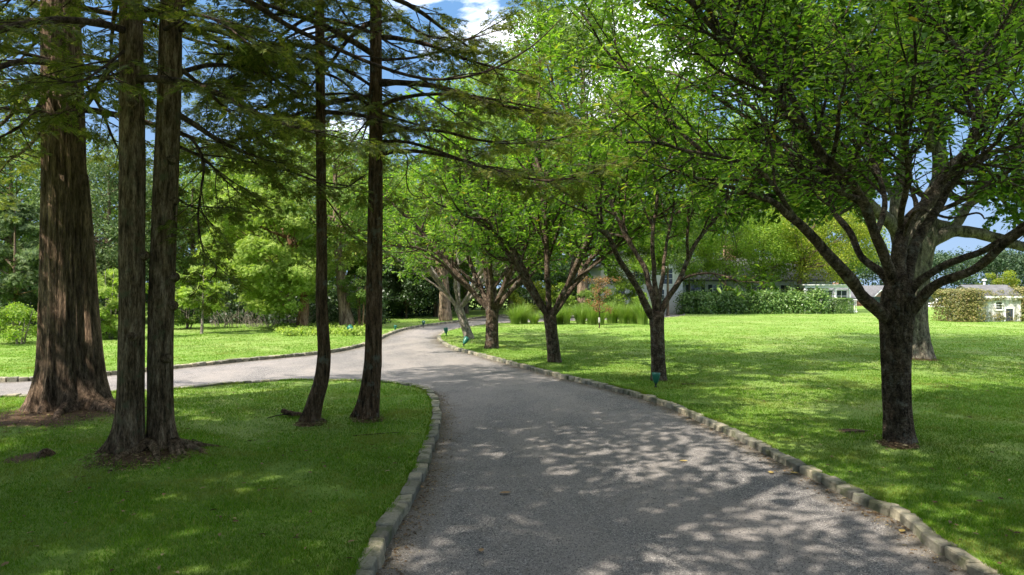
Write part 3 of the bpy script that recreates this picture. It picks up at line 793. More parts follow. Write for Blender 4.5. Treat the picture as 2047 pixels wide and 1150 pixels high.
# the second stem grown on to its right flank
ax2 = [P(x, y, T1c.y - .02) for x, y in ((196, 836), (189, 760), (181, 650), (174, 500), (168, 350))]
ax2 = spline(ax2, 6); ax2[0].z -= .3
fluted_trunk(mb, ax2, lerp_list([.30, .2, .16, .13, .07], len(ax2)), 28, [(-.1, .5, 1.2), (-1.2, .4, .8)], 5, .4, .7, .07)
root_tubes(mb, Vector((T1c.x, T1c.y - .1, 0)) + Vector((0, 0, T1c.z)), rng, (-2.9, -2.3, -1.3, -.5, .1), .14, 1.35)
mb.build('trunk', M['cedar_bark'], t1)
bag = Bag()
for pts, r0 in (
    (pix((100, 180, 12.8), (60, 235, 12.2), (20, 265, 11.6), (-60, 300, 11)), .05),
    (pix((98, 120, 12.8), (40, 105, 12), (-20, 90, 11.2), (-90, 110, 10.5)), .045),
    (pix((160, 150, 13), (200, 215, 13.4), (238, 300, 13.8), (285, 340, 14.4)), .04),
    (pix((95, 70, 13), (45, 45, 12.6), (-20, 60, 12.1), (-90, 100, 11.6)), .035),
    (pix((100, 20, 13.1), (50, -5, 13.4), (-10, 10, 13.8), (-80, 60, 14.2)), .035),
    (pix((95, 190, 13.1), (55, 160, 13.4), (5, 170, 13.8), (-60, 220, 14.2)), .03),
    (pix((165, 200, 13), (200, 170, 13.3), (250, 180, 13.6), (310, 220, 14)), .03),
    (pix((150, 60, 12.9), (190, 40, 12.2), (240, 60, 11.7), (300, 110, 11.2)), .045),
    (pix((95, 250, 13.2), (50, 300, 13.8), (10, 330, 14.6), (-50, 420, 15.5)), .04),
    (pix((120, 155, 12.5), (160, 160, 11.6), (215, 152, 10.9), (290, 138, 10.4)), .035)):
    hand_branch(t1, bag, pts, r0, .008, CEDAR, rng, M['twig'])
conifer_branches(t1, bag, ax, 5.6, 16, CEDAR, rng, (4.4, 1.6), 30, M['cedar_leaf'], M['twig'], sees)
leaf_obj('crown', bag, T_SPRAY, M['cedar_leaf'], t1)

# --- the twin trunk
b0 = base_of(278, 922); T2 = Vector((b0.x + .05, b0.y + .28, b0.z))
t2 = thing('cypress_tree', 'twin-stemmed cypress with two trunks pressed together and exposed roots, second from left', 'tree', T2, 'conifers of the left grove')
d2 = T2.y
axl = trunk_path([(260, 905), (262, 850), (263, 700), (264, 600), (263, 400), (263, 200), (262, 0)], d2, 14, 6)
axr = trunk_path([(322, 898), (321, 850), (321, 700), (324, 560), (329, 430), (337, 220), (343, 0)], d2 + .22, 14, 6)
axl[0].z = axr[0].z = H(T2.x, T2.y) - .12
for axx, sd, lob, k in ((axl, 7, [(-2.7, .35, 1.5), (-1.6, .3, 1.1), (-.9, .3, .9), (2, .5, .8)], 0), (axr, 9, [(-.25, .35, 1.4), (-1.1, .3, 1.0), (1.2, .5, 1)], 1)):
    mb = MB()
    rad = [float(np.interp(p.z, [0, .8, 2.5, 4.5, 6.6, 11, 16], [.178, .168, .167, .168, .15, .11, .03])) for p in axx]
    fluted_trunk(mb, axx, rad, 44, lob, sd, .22, 1.0, .06)
    if k == 0: root_tubes(mb, Vector((T2.x - .05, T2.y, T2.z)), rng, (-3.0, -2.5, -2.0, -1.5, -1.15), .06, .95)
    else: root_tubes(mb, Vector((T2.x + .25, T2.y + .1, T2.z)), rng, (-1.3, -.95, -.6, -.25, .15, -.8), .055, 1.0)
    # knots where boughs have been lost
    for (kx, ky, off) in (((262, 672, -.01), (247, 604, -.02), (262, 205, 0), (285, 510, 0)) if k == 0 else ((346, 553, 0), (330, 716, 0), (343, 610, 0), (340, 318, 0), (345, 400, 0))):
        kp = P(kx, ky, d2 - .17 + .22 * k + (.1 if kx in (247, 285, 346, 345) else 0))
        mb.tube([kp + Vector((0, .06, -.01)), kp + Vector((0, -.01, 0)), kp + Vector((0, -.03, .005)), kp + Vector((0, -.012, .006))], [.075, .055, .04, .02], 9)
    mb.build('trunk', M['cypress_bark'], t2)
bag = Bag()
for pts, r0 in (
    (pix((345, 222, 10), (390, 250, 10.3), (450, 288, 10.7), (530, 320, 11), (620, 358, 11.3), (700, 372, 11.6)), .05),
    (pix((350, 260, 10.1), (385, 280, 10.4), (407, 325, 10.6), (402, 380, 10.6), (396, 440, 10.6), (408, 505, 10.6), (433, 535, 10.5), (420, 560, 10.5)), .026),
    (pix((350, 290, 10.2), (410, 320, 10.9), (460, 370, 11.4), (520, 420, 12)), .028),
    (pix((350, 130, 10.1), (400, 170, 10.6), (470, 235, 11.3), (540, 300, 12)), .04),
    (pix((350, 60, 10), (420, 60, 10), (500, 90, 10.2), (580, 150, 10.5)), .045),
    (pix((250, 100, 9.7), (200, 140, 9), (150, 165, 8.4), (80, 150, 8)), .022),
    (pix((330, 60, 9.9), (380, 30, 9), (440, 45, 8.4), (500, 90, 8)), .032),
    (pix((352, 395, 10.1), (375, 410, 10.4), (400, 422, 10.8), (440, 470, 11.2)), .018),
    (pix((345, 150, 10.2), (430, 130, 11), (520, 150, 12), (600, 220, 13)), .045)):
    hand_branch(t2, bag, pts, r0, .007, CEDAR, rng, M['twig'])
conifer_branches(t2, bag, axl, 5.4, 13.5, CEDAR, rng, (4.0, 1.4), 26, M['cedar_leaf'], M['twig'], sees)
leaf_obj('crown', bag, T_SPRAY, M['cedar_leaf'], t2)

# --- the slim bent trunk
b0 = base_of(622, 848); T3 = Vector((b0.x, b0.y + .12, b0.z))
t3 = thing('cypress_tree', 'slimmest trunk of the left grove, bent at its foot, beside a broken branch stub', 'tree', T3, 'conifers of the left grove')
ax3 = trunk_path([(620, 846), (630, 805), (643, 760), (648, 715), (647, 680), (643, 600), (643, 480), (641, 250), (639, 0)], T3.y, 12, 6)
ax3[0].z -= .12
mb = MB(); rad = [float(np.interp(p.z, [0, .25, .6, 1.6, 4, 7.8, 14], [.19, .15, .13, .103, .09, .08, .03])) for p in ax3]
fluted_trunk(mb, ax3, rad, 32, [(-2.6, .4, 1), (-.6, .4, 1), (1.5, .5, 1)], 12, .12, .5, .05)
root_tubes(mb, T3.copy(), rng, (-2.6, -1.6, -.7), .05, .5)
mb.build('trunk', M['slim_bark'], t3)
bag = Bag()
for pts, r0 in (
    (pix((641, 150, 12.6), (610, 190, 12.9), (585, 245, 13.3), (560, 290, 13.8)), .025),
    (pix((643, 145, 12.6), (680, 160, 12.6), (720, 195, 12.7), (740, 215, 12.9), (800, 240, 13.4)), .03),
    (pix((642, 190, 12.6), (700, 188, 12.9), (735, 207, 13.2), (800, 260, 13.8)), .024),
    (pix((643, 370, 12.7), (690, 375, 13), (730, 350, 13.3), (770, 330, 13.8)), .018),
    (pix((642, 360, 12.7), (610, 345, 12.2), (570, 325, 11.8), (500, 300, 11.4)), .02),
    (pix((641, 50, 12.6), (585, 70, 12.2), (510, 120, 11.8), (430, 180, 11.4)), .03),
    (pix((642, 240, 12.6), (575, 235, 12.9), (500, 265, 13.2), (420, 310, 13.6)), .026),
    (pix((641, 100, 12.7), (590, 130, 13.2), (520, 180, 13.8), (450, 240, 14.4)), .03),
    (pix((643, 385, 12.6), (675, 430, 12.9), (700, 470, 13.2), (745, 490, 13.6)), .016)):
    hand_branch(t3, bag, pts, r0, .006, CEDAR, rng, M['twig'])
conifer_branches(t3, bag, ax3, 5.6, 11.5, CEDAR, rng, (2.7, 1.1), 20, M['cedar_leaf'], M['twig'], sees)
leaf_obj('crown', bag, T_SPRAY, M['cedar_leaf'], t3)

# --- the straight dark trunk by the drive
b0 = base_of(733, 845); T4 = Vector((b0.x, b0.y + .2, b0.z))
t4 = thing('cedar_tree', 'straight dark cedar trunk nearest the drive, with long boughs arching over the gravel', 'tree', T4, 'conifers of the left grove')
ax4 = trunk_path([(732, 842), (738, 800), (744, 740), (746, 700), (749, 500), (751, 300), (751, 0)], T4.y, 13.5, 6)
ax4[0].z -= .12
mb = MB(); rad = [float(np.interp(p.z, [0, .35, .8, 1.4, 3.3, 5, 7.8, 12, 17], [.22, .19, .162, .148, .136, .122, .1, .055, .03])) for p in ax4]
fluted_trunk(mb, ax4, rad, 40, [(-2.7, .35, 1.2), (-1.7, .3, .9), (-.5, .3, .9), (1.4, .5, 1)], 15, .2, .62, .06)
root_tubes(mb, T4.copy(), rng, (-2.9, -2.0, -1.2, -.4), .055, .55)
mb.build('trunk', M['slim_bark'], t4)
bag = Bag()
SP = dict(start=(.34, .25), gap=(.2, .14))
for pts, r0 in (
    (pix((757, 216, 12.7), (790, 200, 12.5), (850, 189, 12.3), (930, 191, 12), (1010, 203, 11.7), (1090, 220, 11.4), (1160, 240, 11.2)), .042),
    (pix((757, 268, 12.7), (800, 261, 12.8), (880, 262, 12.9), (950, 279, 13), (1030, 287, 13), (1120, 276, 12.9), (1190, 250, 12.8), (1240, 215, 12.7), (1270, 185, 12.6)), .036),
    (pix((758, 283, 12.6), (810, 284, 12.2), (870, 300, 11.9), (950, 330, 11.6), (1030, 352, 11.4), (1095, 361, 11.2), (1160, 352, 11.1), (1230, 325, 11)), .03),
    (pix((758, 310, 12.7), (800, 302, 12.6), (860, 306, 12.5), (930, 322, 12.4), (1010, 345, 12.3), (1090, 360, 12.2), (1170, 350, 12.1), (1235, 320, 12)), .042),
    (pix((757, 225, 12.8), (800, 240, 13.2), (870, 262, 13.8), (930, 300, 14.3), (1000, 310, 14.8)), .026),
    (pix((756, 160, 12.7), (800, 165, 12.9), (870, 200, 13.2), (940, 250, 13.5), (1000, 280, 13.8)), .026),
    (pix((757, 120, 12.7), (830, 115, 12.8), (900, 95, 12.9), (970, 60, 13), (1040, 20, 13)), .03),
    (pix((757, 45, 12.7), (800, 40, 12.3), (850, 70, 12), (920, 80, 11.7), (1000, 60, 11.4)), .034),
    (pix((756, 75, 12.6), (720, 60, 12), (660, 75, 11.5), (590, 110, 11)), .03),
    (pix((757, 305, 12.8), (812, 310, 13), (812, 360, 13.1), (825, 390, 13.1), (860, 395, 13.2)), .016),
    (pix((757, 210, 12.8), (720, 260, 13.2), (690, 300, 13.7), (660, 330, 14.2)), .02)):
    hand_branch(t4, bag, pts, r0, .007, CEDAR, rng, M['twig'], **SP)
# the long bough that crosses the sky from the left, carried by the tree nearest the drive's upper trunk
hand_branch(t2, Bag(), pix((343, 20, 10.1), (420, -15, 10.1), (500, 5, 10.1), (570, 48, 10.2), (640, 82, 10.4), (740, 126, 10.6), (830, 154, 10.8), (900, 158, 11), (980, 140, 11.2), (1060, 95, 11.4), (1120, 40, 11.6)), .05, .008, CEDAR, rng, M['twig'], gap=(.34, .2), start=(.3, .3))
conifer_branches(t4, bag, ax4, 5.9, 13, CEDAR, rng, (3.8, 1.3), 26, M['cedar_leaf'], M['twig'], sees)
leaf_obj('crown', bag, T_SPRAY, M['cedar_leaf'], t4)
# ------------------------------------------------------------------ the cherry row along the drive
rng = random.Random(23)
def foot(mb, pts, rad, sides, seed, lobes=None, fh=.12, amp=.35, ridge=.06):
    fluted_trunk(mb, pts, rad, sides, lobes or [(-2.6, .4, 1), (-.7, .4, 1.1), (-1.6, .3, .6), (1.4, .5, 1)], seed, fh, amp, ridge, .05, .05, 7.0, 3.2, .05)

def limb(root, bag, pts, r0, r1, spec, rng, mat, per=5, **over):
    S = dict(spec); S.update(over)
    ps = spline(pts, per)
    n = len(ps)
    # knobbly, not machine-straight
    for i in range(2, n):
        k = min(1, i / 6)
        ps[i] = ps[i] + Vector((noise.noise(ps[i] * 1.7), noise.noise(ps[i] * 1.7 + Vector((7, 0, 0))), noise.noise(ps[i] * 1.7 + Vector((0, 9, 0))))) * .05 * k
    rad = lerp_list([r0, r0 * .78, (r0 + r1) * .45, r1], n)
    rad = [r * (1 + .13 * noise.noise(ps[i] * 3.1)) for i, r in enumerate(rad)]
    mb = MB(); grow(mb, bag, ps, rad, 0, S, rng)
    mb.build('limb', mat, root)

# --- nearest cherry
g = base_of(1795, 895); C1 = Vector((g.x, g.y + .22, g.z))
c1 = thing('cherry_tree', 'largest and nearest cherry, forking low into many thick dark limbs on the right', 'tree', C1, 'cherry trees lining the drive')
dc = C1.y
tr = spline([P(1796, 893, dc), P(1795, 860, dc), P(1792, 800, dc), P(1791, 720, dc), P(1792, 660, dc), P(1794, 615, dc), P(1796, 575, dc), P(1800, 548, dc)], 5)
tr[0].z -= .15
mb = MB(); rad = [float(np.interp(p.z, [.0, .25, .6, 1.3, 1.8, 2.1, 2.4, 2.7], [.235, .205, .192, .2, .225, .25, .225, .13])) for p in tr]
foot(mb, tr, rad, 48, 31, [(-.35, .4, 1.5), (-2.7, .35, .5), (-1.5, .4, .4), (1.5, .5, 1)], .13, .32, .09)
mb.build('trunk', M['cherry_bark'], c1)
bag = Bag(); B = M['cherry_bark']
limb(c1, bag, pix((1790, 655, dc), (1765, 628, dc - .1), (1722, 590, dc - .35), (1682, 543, dc - .7), (1650, 508, dc - 1.0), (1622, 468, dc - 1.2), (1584, 435, dc - 1.5), (1545, 408, dc - 1.8), (1480, 385, dc - 2.1), (1440, 372, dc - 2.4)), .105, .016, CHERRY, rng, B)
limb(c1, bag, pix((1600, 450, dc - 1.35), (1565, 400, dc - 1.7), (1520, 350, dc - 2), (1470, 322, dc - 2.3), (1400, 300, dc - 2.6), (1310, 288, dc - 2.8), (1250, 285, dc - 2.9)), .035, .01, CHERRY, rng, B)
limb(c1, bag, pix((1795, 610, dc), (1764, 548, dc + .1), (1722, 507, dc + .3), (1688, 454, dc + .6), (1664, 412, dc + .9), (1642, 365, dc + 1.2), (1600, 330, dc + 1.5), (1540, 300, dc + 1.8)), .07, .014, CHERRY, rng, B)
limb(c1, bag, pix((1796, 600, dc), (1777, 542, dc - .1), (1751, 470, dc - .3), (1730, 407, dc - .5), (1699, 360, dc - .7), (1640, 310, dc - .9), (1606, 248, dc - 1.0), (1555, 195, dc - 1.2), (1490, 120, dc - 1.4), (1430, 40, dc - 1.7), (1380, -30, dc - 1.9)), .088, .014, CHERRY, rng, B)
limb(c1, bag, pix((1700, 362, dc - .7), (1640, 340, dc - .4), (1560, 280, dc - .1), (1470, 220, dc + .2), (1390, 170, dc + .5), (1300, 130, dc + .8)), .042, .01, CHERRY, rng, B)
limb(c1, bag, pix((1797, 610, dc), (1796, 540, dc + .05), (1810, 460, dc + .2), (1855, 402, dc + .4), (1907, 334, dc + .6), (1944, 282, dc + .8), (1956, 225, dc + 1), (1942, 140, dc + 1.2), (1880, 64, dc + 1.4), (1805, 0, dc + 1.6), (1740, -60, dc + 1.8)), .12, .02, CHERRY, rng, B)
limb(c1, bag, pix((1948, 165, dc + 1.1), (1980, 94, dc + 1.2), (2030, 15, dc + 1.3), (2060, -60, dc + 1.3)), .05, .015, CHERRY, rng, B)
limb(c1, bag, pix((1805, 620, dc), (1815, 570, dc + .15), (1830, 495, dc + .3), (1862, 430, dc + .5), (1910, 358, dc + .8), (1982, 308, dc + 1.1), (2050, 288, dc + 1.4), (2150, 240, dc + 1.7)), .105, .02, CHERRY, rng, B)
limb(c1, bag, pix((1810, 615, dc), (1830, 574, dc - .15), (1876, 537, dc - .4), (1925, 515, dc - .6), (1970, 500, dc - .8), (2012, 472, dc - 1), (2060, 440, dc - 1.3), (2150, 400, dc - 1.6)), .07, .02, CHERRY, rng, B)
limb(c1, bag, pix((1803, 650, dc), (1825, 622, dc - .15), (1866, 575, dc - .5), (1910, 552, dc - .8), (1948, 535, dc - 1.1), (1993, 500, dc - 1.5), (2040, 466, dc - 1.9), (2100, 430, dc - 2.3), (2200, 360, dc - 2.8)), .088, .03, CHERRY, rng, B, zmin=4.1)
limb(c1, bag, pix((1815, 440, dc + .2), (1810, 470, dc - .1), (1826, 425, dc - .5), (1845, 419, dc - .8), (1895, 436, dc - 1.1), (1950, 425, dc - 1.4), (1968, 440, dc - 1.6)), .03, .008, CHERRY, rng, B, leaf_lvl=3, start=(.5, .2), gap=(.5, .5), len=(.5, .3))
limb(c1, bag, pix((1800, 450, dc + .2), (1805, 400, dc - .3), (1812, 330, dc - .9), (1810, 250, dc - 1.6), (1830, 160, dc - 2.3), (1820, 60, dc - 2.8)), .05, .012, CHERRY, rng, B)
limb(c1, bag, pix((1751, 470, dc - .3), (1770, 400, dc + .2), (1745, 320, dc + .7), (1720, 230, dc + 1.2), (1700, 120, dc + 1.6), (1660, 20, dc + 2.0)), .05, .012, CHERRY, rng, B)
limb(c1, bag, pix((1907, 334, dc + .6), (1930, 330, dc + .2), (1990, 290, dc - .3), (2050, 210, dc - .8), (2130, 130, dc - 1.2)), .045, .012, CHERRY, rng, B)
limb(c1, bag, pix((1640, 310, dc - .9), (1560, 150, dc - .6), (1470, 0, dc - .3), (1380, -150, dc), (1280, -280, dc + .3)), .05, .012, CHERRY, rng, B)
limb(c1, bag, pix((1555, 195, dc - 1.2), (1440, 70, dc - 2), (1320, -50, dc - 2.8), (1200, -160, dc - 3.3)), .042, .012, CHERRY, rng, B)
limb(c1, bag, pix((1600, 330, dc + 1.5), (1480, 190, dc + 1.8), (1350, 60, dc + 2.2), (1220, -80, dc + 2.5)), .045, .012, CHERRY, rng, B)
limb(c1, bag, pix((1400, 300, dc - 2.6), (1330, 230, dc - 2.2), (1250, 140, dc - 1.8), (1150, 20, dc - 1.5)), .025, .01, CHERRY, rng, B)
leaf_obj('crown', bag, T_LEAF, M['cherry_leaf'], c1)

# --- second cherry, with the lamp at its foot
g = base_of(1316, 765); C2 = Vector((g.x, g.y + .2, g.z))
c2 = thing('cherry_tree', 'cherry with knobbly cut limb on its left fork, green lamp standing before its trunk', 'tree', C2, 'cherry trees lining the drive')
dc = C2.y
CH2 = dict(CHERRY); CH2.update(size=.135, leaf_gap=.033, zmin=3.7, gap=(.27, .15), len=(2.3, .85))
tr = spline([P(1316, 764, dc), P(1316, 740, dc), P(1315, 700, dc), P(1314, 665, dc), P(1313, 640, dc), P(1314, 622, dc)], 5); tr[0].z -= .15
mb = MB(); rad = [float(np.interp(p.z, [0, .25, .7, 1.4, 1.75, 2.0], [.215, .195, .18, .178, .195, .13])) for p in tr]
foot(mb, tr, rad, 36, 41, ridge=.07); mb.build('trunk', B, c2)
bag = Bag()
limb(c2, bag, pix((1313, 645, dc), (1300, 626, dc - .05), (1284, 598, dc - .2), (1270, 570, dc - .4), (1240, 522, dc - .8), (1215, 470, dc - 1.2), (1180, 425, dc - 1.6), (1130, 385, dc - 2.1), (1070, 350, dc - 2.5)), .105, .015, CH2, rng, B)
limb(c2, bag, pix((1314, 640, dc), (1306, 600, dc + .1), (1290, 545, dc + .3), (1262, 490, dc + .5), (1230, 430, dc + .7), (1205, 370, dc + .8), (1170, 290, dc + 1), (1120, 200, dc + 1.2), (1090, 120, dc + 1.3)), .085, .014, CH2, rng, B)
limb(c2, bag, pix((1314, 640, dc), (1312, 590, dc - .1), (1308, 540, dc - .2), (1304, 480, dc - .4), (1312, 410, dc - .5), (1318, 330, dc - .6), (1300, 240, dc - .8), (1280, 130, dc - 1)), .075, .013, CH2, rng, B)
limb(c2, bag, pix((1316, 640, dc), (1330, 605, dc), (1352, 570, dc + .1), (1370, 530, dc + .3), (1390, 485, dc + .5), (1420, 450, dc + .8), (1460, 390, dc + 1.1), (1500, 310, dc + 1.4)), .09, .014, CH2, rng, B)
limb(c2, bag, pix((1340, 590, dc), (1365, 560, dc - .4), (1405, 545, dc - .8), (1440, 548, dc - 1.2), (1480, 562, dc - 1.6), (1530, 566, dc - 2)), .035, .008, CH2, rng, B, start=(.45, .2), len=(.9, .4), zmin=2.3)
limb(c2, bag, pix((1375, 520, dc + .3), (1374, 470, dc - .1), (1378, 400, dc - .5), (1395, 320, dc - .8), (1410, 220, dc - 1), (1430, 130, dc - 1.2)), .045, .012, CH2, rng, B)
limb(c2, bag, pix((1314, 630, dc), (1322, 570, dc + .3), (1330, 500, dc + .8), (1345, 420, dc + 1.3), (1350, 320, dc + 1.8), (1340, 220, dc + 2.2)), .06, .013, CH2, rng, B)
limb(c2, bag, pix((1262, 490, dc + .5), (1240, 420, dc + 1.2), (1250, 340, dc + 1.8), (1240, 250, dc + 2.3), (1250, 150, dc + 2.6)), .045, .012, CH2, rng, B)
leaf_obj('crown', bag, T_LEAF, M['cherry_leaf'], c2)

# --- the farther cherries
def cherry(label, px, py, lean, tr_r, fork, limbs, spec, seed, R, top, bark):
    rng = random.Random(seed)
    g = base_of(px, py); c = Vector((g.x, g.y + tr_r, g.z)); d = c.y
    t = thing('cherry_tree', label, 'tree', c, 'cherry trees lining the drive')
    tp = c + Vector((lean, 0, fork - c.z))
    tr = spline([c.copy(), c.lerp(tp, .3), c.lerp(tp, .7), tp, tp + Vector((0, 0, .25))], 5); tr[0].z -= .12
    rad = lerp_list([tr_r * 1.2, tr_r * 1.05, tr_r, tr_r * 1.08, tr_r * .6], len(tr))
    mb = MB(); foot(mb, tr, rad, 28, seed, ridge=.08); mb.build('trunk', bark, t)
    bag = Bag()
    for k in range(limbs):
        a = 2 * math.pi * (k + rng.uniform(-.25, .25)) / limbs; inner = k % 3 == 2
        rr = R * rng.uniform(.75, 1.05) * (.45 if inner else 1); hh = (top - fork) * rng.uniform(.8, 1.05) * (1 if inner else .8)
        q = Vector((math.cos(a), math.sin(a), 0)); p0 = tp + Vector((0, 0, -.12))
        pts = [p0, p0 + q * rr * .16 + UP * hh * .16, p0 + q * rr * .38 + UP * hh * .40, p0 + q * rr * .62 + UP * hh * .66 + rv(rng, .15), p0 + q * rr * .85 + UP * hh * .86 + rv(rng, .2), p0 + q * rr + UP * hh]
        limb(t, bag, pts, tr_r * .5, .012, spec, rng, bark)
        if not inner:
            a2 = a + rng.uniform(.4, .8); q2 = Vector((math.cos(a2), math.sin(a2), 0))
            pts = [pts[1], pts[1] + q2 * rr * .2 + UP * hh * .12, pts[1] + q2 * rr * .5 + UP * hh * .3, pts[1] + q2 * rr * .8 + UP * hh * rng.uniform(.3, .5), pts[1] + q2 * rr * 1.0 + UP * hh * rng.uniform(.3, .5)]
            limb(t, bag, pts, tr_r * .32, .01, spec, rng, bark)
    leaf_obj('crown', bag, T_LEAF, M['cherry_leaf'], t)
    return t
CH3 = dict(CHERRY); CH3.update(size=.15, leaf_gap=.036, zmin=3.2, gap=(.32, .18), len=(2.2, .85))
cherry('vase-shaped cherry with a straight dark trunk, third from the right along the drive', 1110, 728, -.16, .19, 1.62, 7, CH3, 51, 4.6, 10.2, B)
cherry('short-trunked cherry with dense spreading limbs beside the bend of the drive', 983, 698, .02, .235, 1.6, 8, CH3, 64, 4.7, 9.0, B)
CH5 = dict(CHERRY); CH5.update(size=.17, leaf_gap=.034, zmin=2.9, gap=(.4, .24), len=(2.1, .85))
cherry('pale leaning cherry at the inside bend, farthest of the row', 938, 678, -.5, .19, 1.55, 7, CH5, 77, 4.4, 7.8, M['grey_twig'])

# ------------------------------------------------------------------ big oak behind the nearest cherry
g = base_of(1838, 725); OK_ = Vector((g.x - .12, g.y + .45, g.z)); do = OK_.y
oak = thing('oak_tree', 'massive pale-barked oak with a thick level limb, half hidden behind the nearest cherry', 'tree', OK_)
OAK = dict(levels=2, sides=(12, 6, 3, 3), start=(.3, .15), gap=(.36, .19), ang=((30, 65), (30, 65)), len=(3.2, 1.3), taper=.5, seg=(7, 4), wob=.14, up=(.03, .02), rmax=(.07, .018), rmin=.006,
           leaf_lvl=1, leaf_from=.1, zmin=5.0, leaf_gap=.012, spread=1.0, fwd=(.1, .9), droop=(-.5, .3), tilt=.7, jit=.15, size=.19)
tr = spline([P(1834, 727, do), P(1832, 700, do), P(1828, 640, do), P(1832, 580, do), P(1838, 520, do), P(1846, 470, do), P(1850, 430, do)], 5); tr[0].z -= .2
rad = [float(np.interp(p.z, [0, .35, .9, 2, 3.3, 4.2, 5], [.50, .43, .385, .355, .36, .40, .32])) for p in tr]
mb = MB(); foot(mb, tr, rad, 48, 91, fh=.2, amp=.3, ridge=.06); mb.build('trunk', M['oak_bark'], oak)
bag = Bag(); OB = M['oak_bark']
limb(oak, bag, pix((1842, 500, do), (1870, 478, do), (1904, 464, do), (1950, 466, do - .2), (1997, 477, do - .4), (2050, 495, do - .6), (2130, 490, do - .9), (2240, 440, do - 1.2)), .25, .1, OAK, rng, OB, start=(.6, .2))
limb(oak, bag, pix((1850, 440, do), (1890, 452, do + .2), (1912, 446, do + .3), (1935, 412, do + .4), (1962, 395, do + .5), (2010, 375, do + .7), (2080, 340, do + .8), (2180, 260, do + 1)), .19, .07, OAK, rng, OB)
limb(oak, bag, pix((1838, 520, do), (1808, 482, do - .1), (1780, 446, do - .3), (1748, 420, do - .5), (1722, 390, do - .7), (1690, 370, do - 1), (1630, 358, do - 1.5), (1560, 362, do - 2), (1480, 330, do - 2.5)), .24, .06, OAK, rng, OB)
limb(oak, bag, pix((1838, 520, do), (1800, 500, do + .2), (1789, 455, do + .3), (1789, 400, do + .3), (1803, 340, do + .2), (1800, 250, do), (1770, 140, do - .2), (1760, 0, do - .3), (1750, -150, do - .4)), .22, .08, OAK, rng, OB)
limb(oak, bag, pix((1848, 450, do), (1862, 400, do), (1880, 340, do + .2), (1870, 240, do + .3), (1890, 120, do + .4), (1930, -20, do + .5), (1950, -150, do + .6)), .3, .1, OAK, rng, OB)
limb(oak, bag, pix((1870, 360, do + .2), (1912, 396, do - .3), (1980, 381, do - .9), (2050, 362, do - 1.4), (2150, 300, do - 2)), .13, .05, OAK, rng, OB)
limb(oak, bag, pix((1875, 250, do + .3), (1950, 170, do + 1.2), (2050, 60, do + 2.2), (2150, -80, do + 3)), .15, .05, OAK, rng, OB)
limb(oak, bag, pix((1800, 250, do), (1720, 170, do - 1), (1620, 90, do - 2), (1500, 30, do - 3), (1400, -40, do - 3.6)), .15, .04, OAK, rng, OB)
limb(oak, bag, pix((1770, 140, do - .2), (1680, 60, do + 1), (1580, -20, do + 2.5), (1480, -60, do + 4)), .13, .04, OAK, rng, OB)
limb(oak, bag, pix((1789, 400, do + .3), (1740, 300, do + 1.2), (1680, 210, do + 2.2), (1600, 150, do + 3.4), (1500, 110, do + 4.5)), .13, .04, OAK, rng, OB)
limb(oak, bag, pix((1860, 300, do), (1860, 200, do - 1.4), (1870, 60, do - 3), (1880, -100, do - 4.4)), .13, .05, OAK, rng, OB)
limb(oak, bag, pix((1930, -20, do + .5), (1960, -160, do + .9), (1950, -330, do + 1)), .12, .04, OAK, rng, OB)
oak_bag = bag
def OAK_MORE():
    rs = np.random.RandomState(77); cs = []
    while len(cs) < 250:
        u = rs.normal(size=3); u /= np.linalg.norm(u); q = rs.uniform(.25, 1) ** .6
        c = np.array([OK_.x - 1.6 + u[0] * q * 10.2, do - 2.6 + u[1] * q * 9.4, 12.6 + u[2] * q * 5.6])
        if c[2] > 8.6: cs.append(c)
    clumps(oak_bag, rs, cs, [rs.uniform(1.3, 2.1) for _ in cs], 160, .2, .7)
    leaf_obj('crown', oak_bag, T_SMALL, M['oak_leaf'], oak)
# ------------------------------------------------------------------ trees out of frame that shade the foreground
rng = random.Random(37)
SHADE = dict(CEDAR); SHADE.update(gap=(.26, .18), size=.42, leaf_gap=.13)
for (x, y, h, label) in ((-11.5, 6.2, 18, 'tall cedar just outside the picture at far left, shading the near lawn'),
                         (-10.2, -.2, 17, 'tall cedar left of the viewpoint, shading the near lawn and drive'),
                         (-6.2, -5.5, 18, 'tall cedar behind the viewpoint, shading the gravel'),
                         (-13.2, 3.0, 17, 'outermost cedar left of the viewpoint')):
    z = H(x, y)
    t = thing('cedar_tree', label, 'tree', (x, y, z), 'conifers of the left grove')
    ax = spline([Vector((x, y, z - .1)), Vector((x + .05, y, 4)), Vector((x, y + .1, 9)), Vector((x, y, h))], 6)
    mb = MB(); fluted_trunk(mb, ax, lerp_list([.36, .3, .22, .05], len(ax)), 24, [(-2.6, .4, 1), (-.6, .4, 1), (1.5, .5, 1)], 3, .3, .5, .06)
    mb.build('trunk', M['cedar_bark'], t)
    bag = Bag()
    conifer_branches(t, bag, ax, 6.2, h - .5, SHADE, rng, (4.8, 1.6), 44, None, M['twig'], lambda px_, py_, z, d: z < 2.8 + .44 * (py_ + max(0, d.y) * 4.6) + .5)
    leaf_obj('crown', bag, T_SPRAY3, M['cedar_leaf'], t)
CH0 = dict(CHERRY); CH0.update(leaf_gap=.04)
def cherry_at(label, x, y, lean, tr_r, fork, limbs, spec, seed, R, top, bark):
    g = Vector((x, y, 0)); return cherry(label, CX + x / y * F, CY + (CZ - .08) / y * F, lean, tr_r, fork, limbs, spec, seed, R, top, bark)
cherry_at('cherry just outside the picture at right, nearest the viewpoint', 7.7, 3.4, .1, .22, 1.9, 8, CH0, 88, 4.6, 8.6, B)

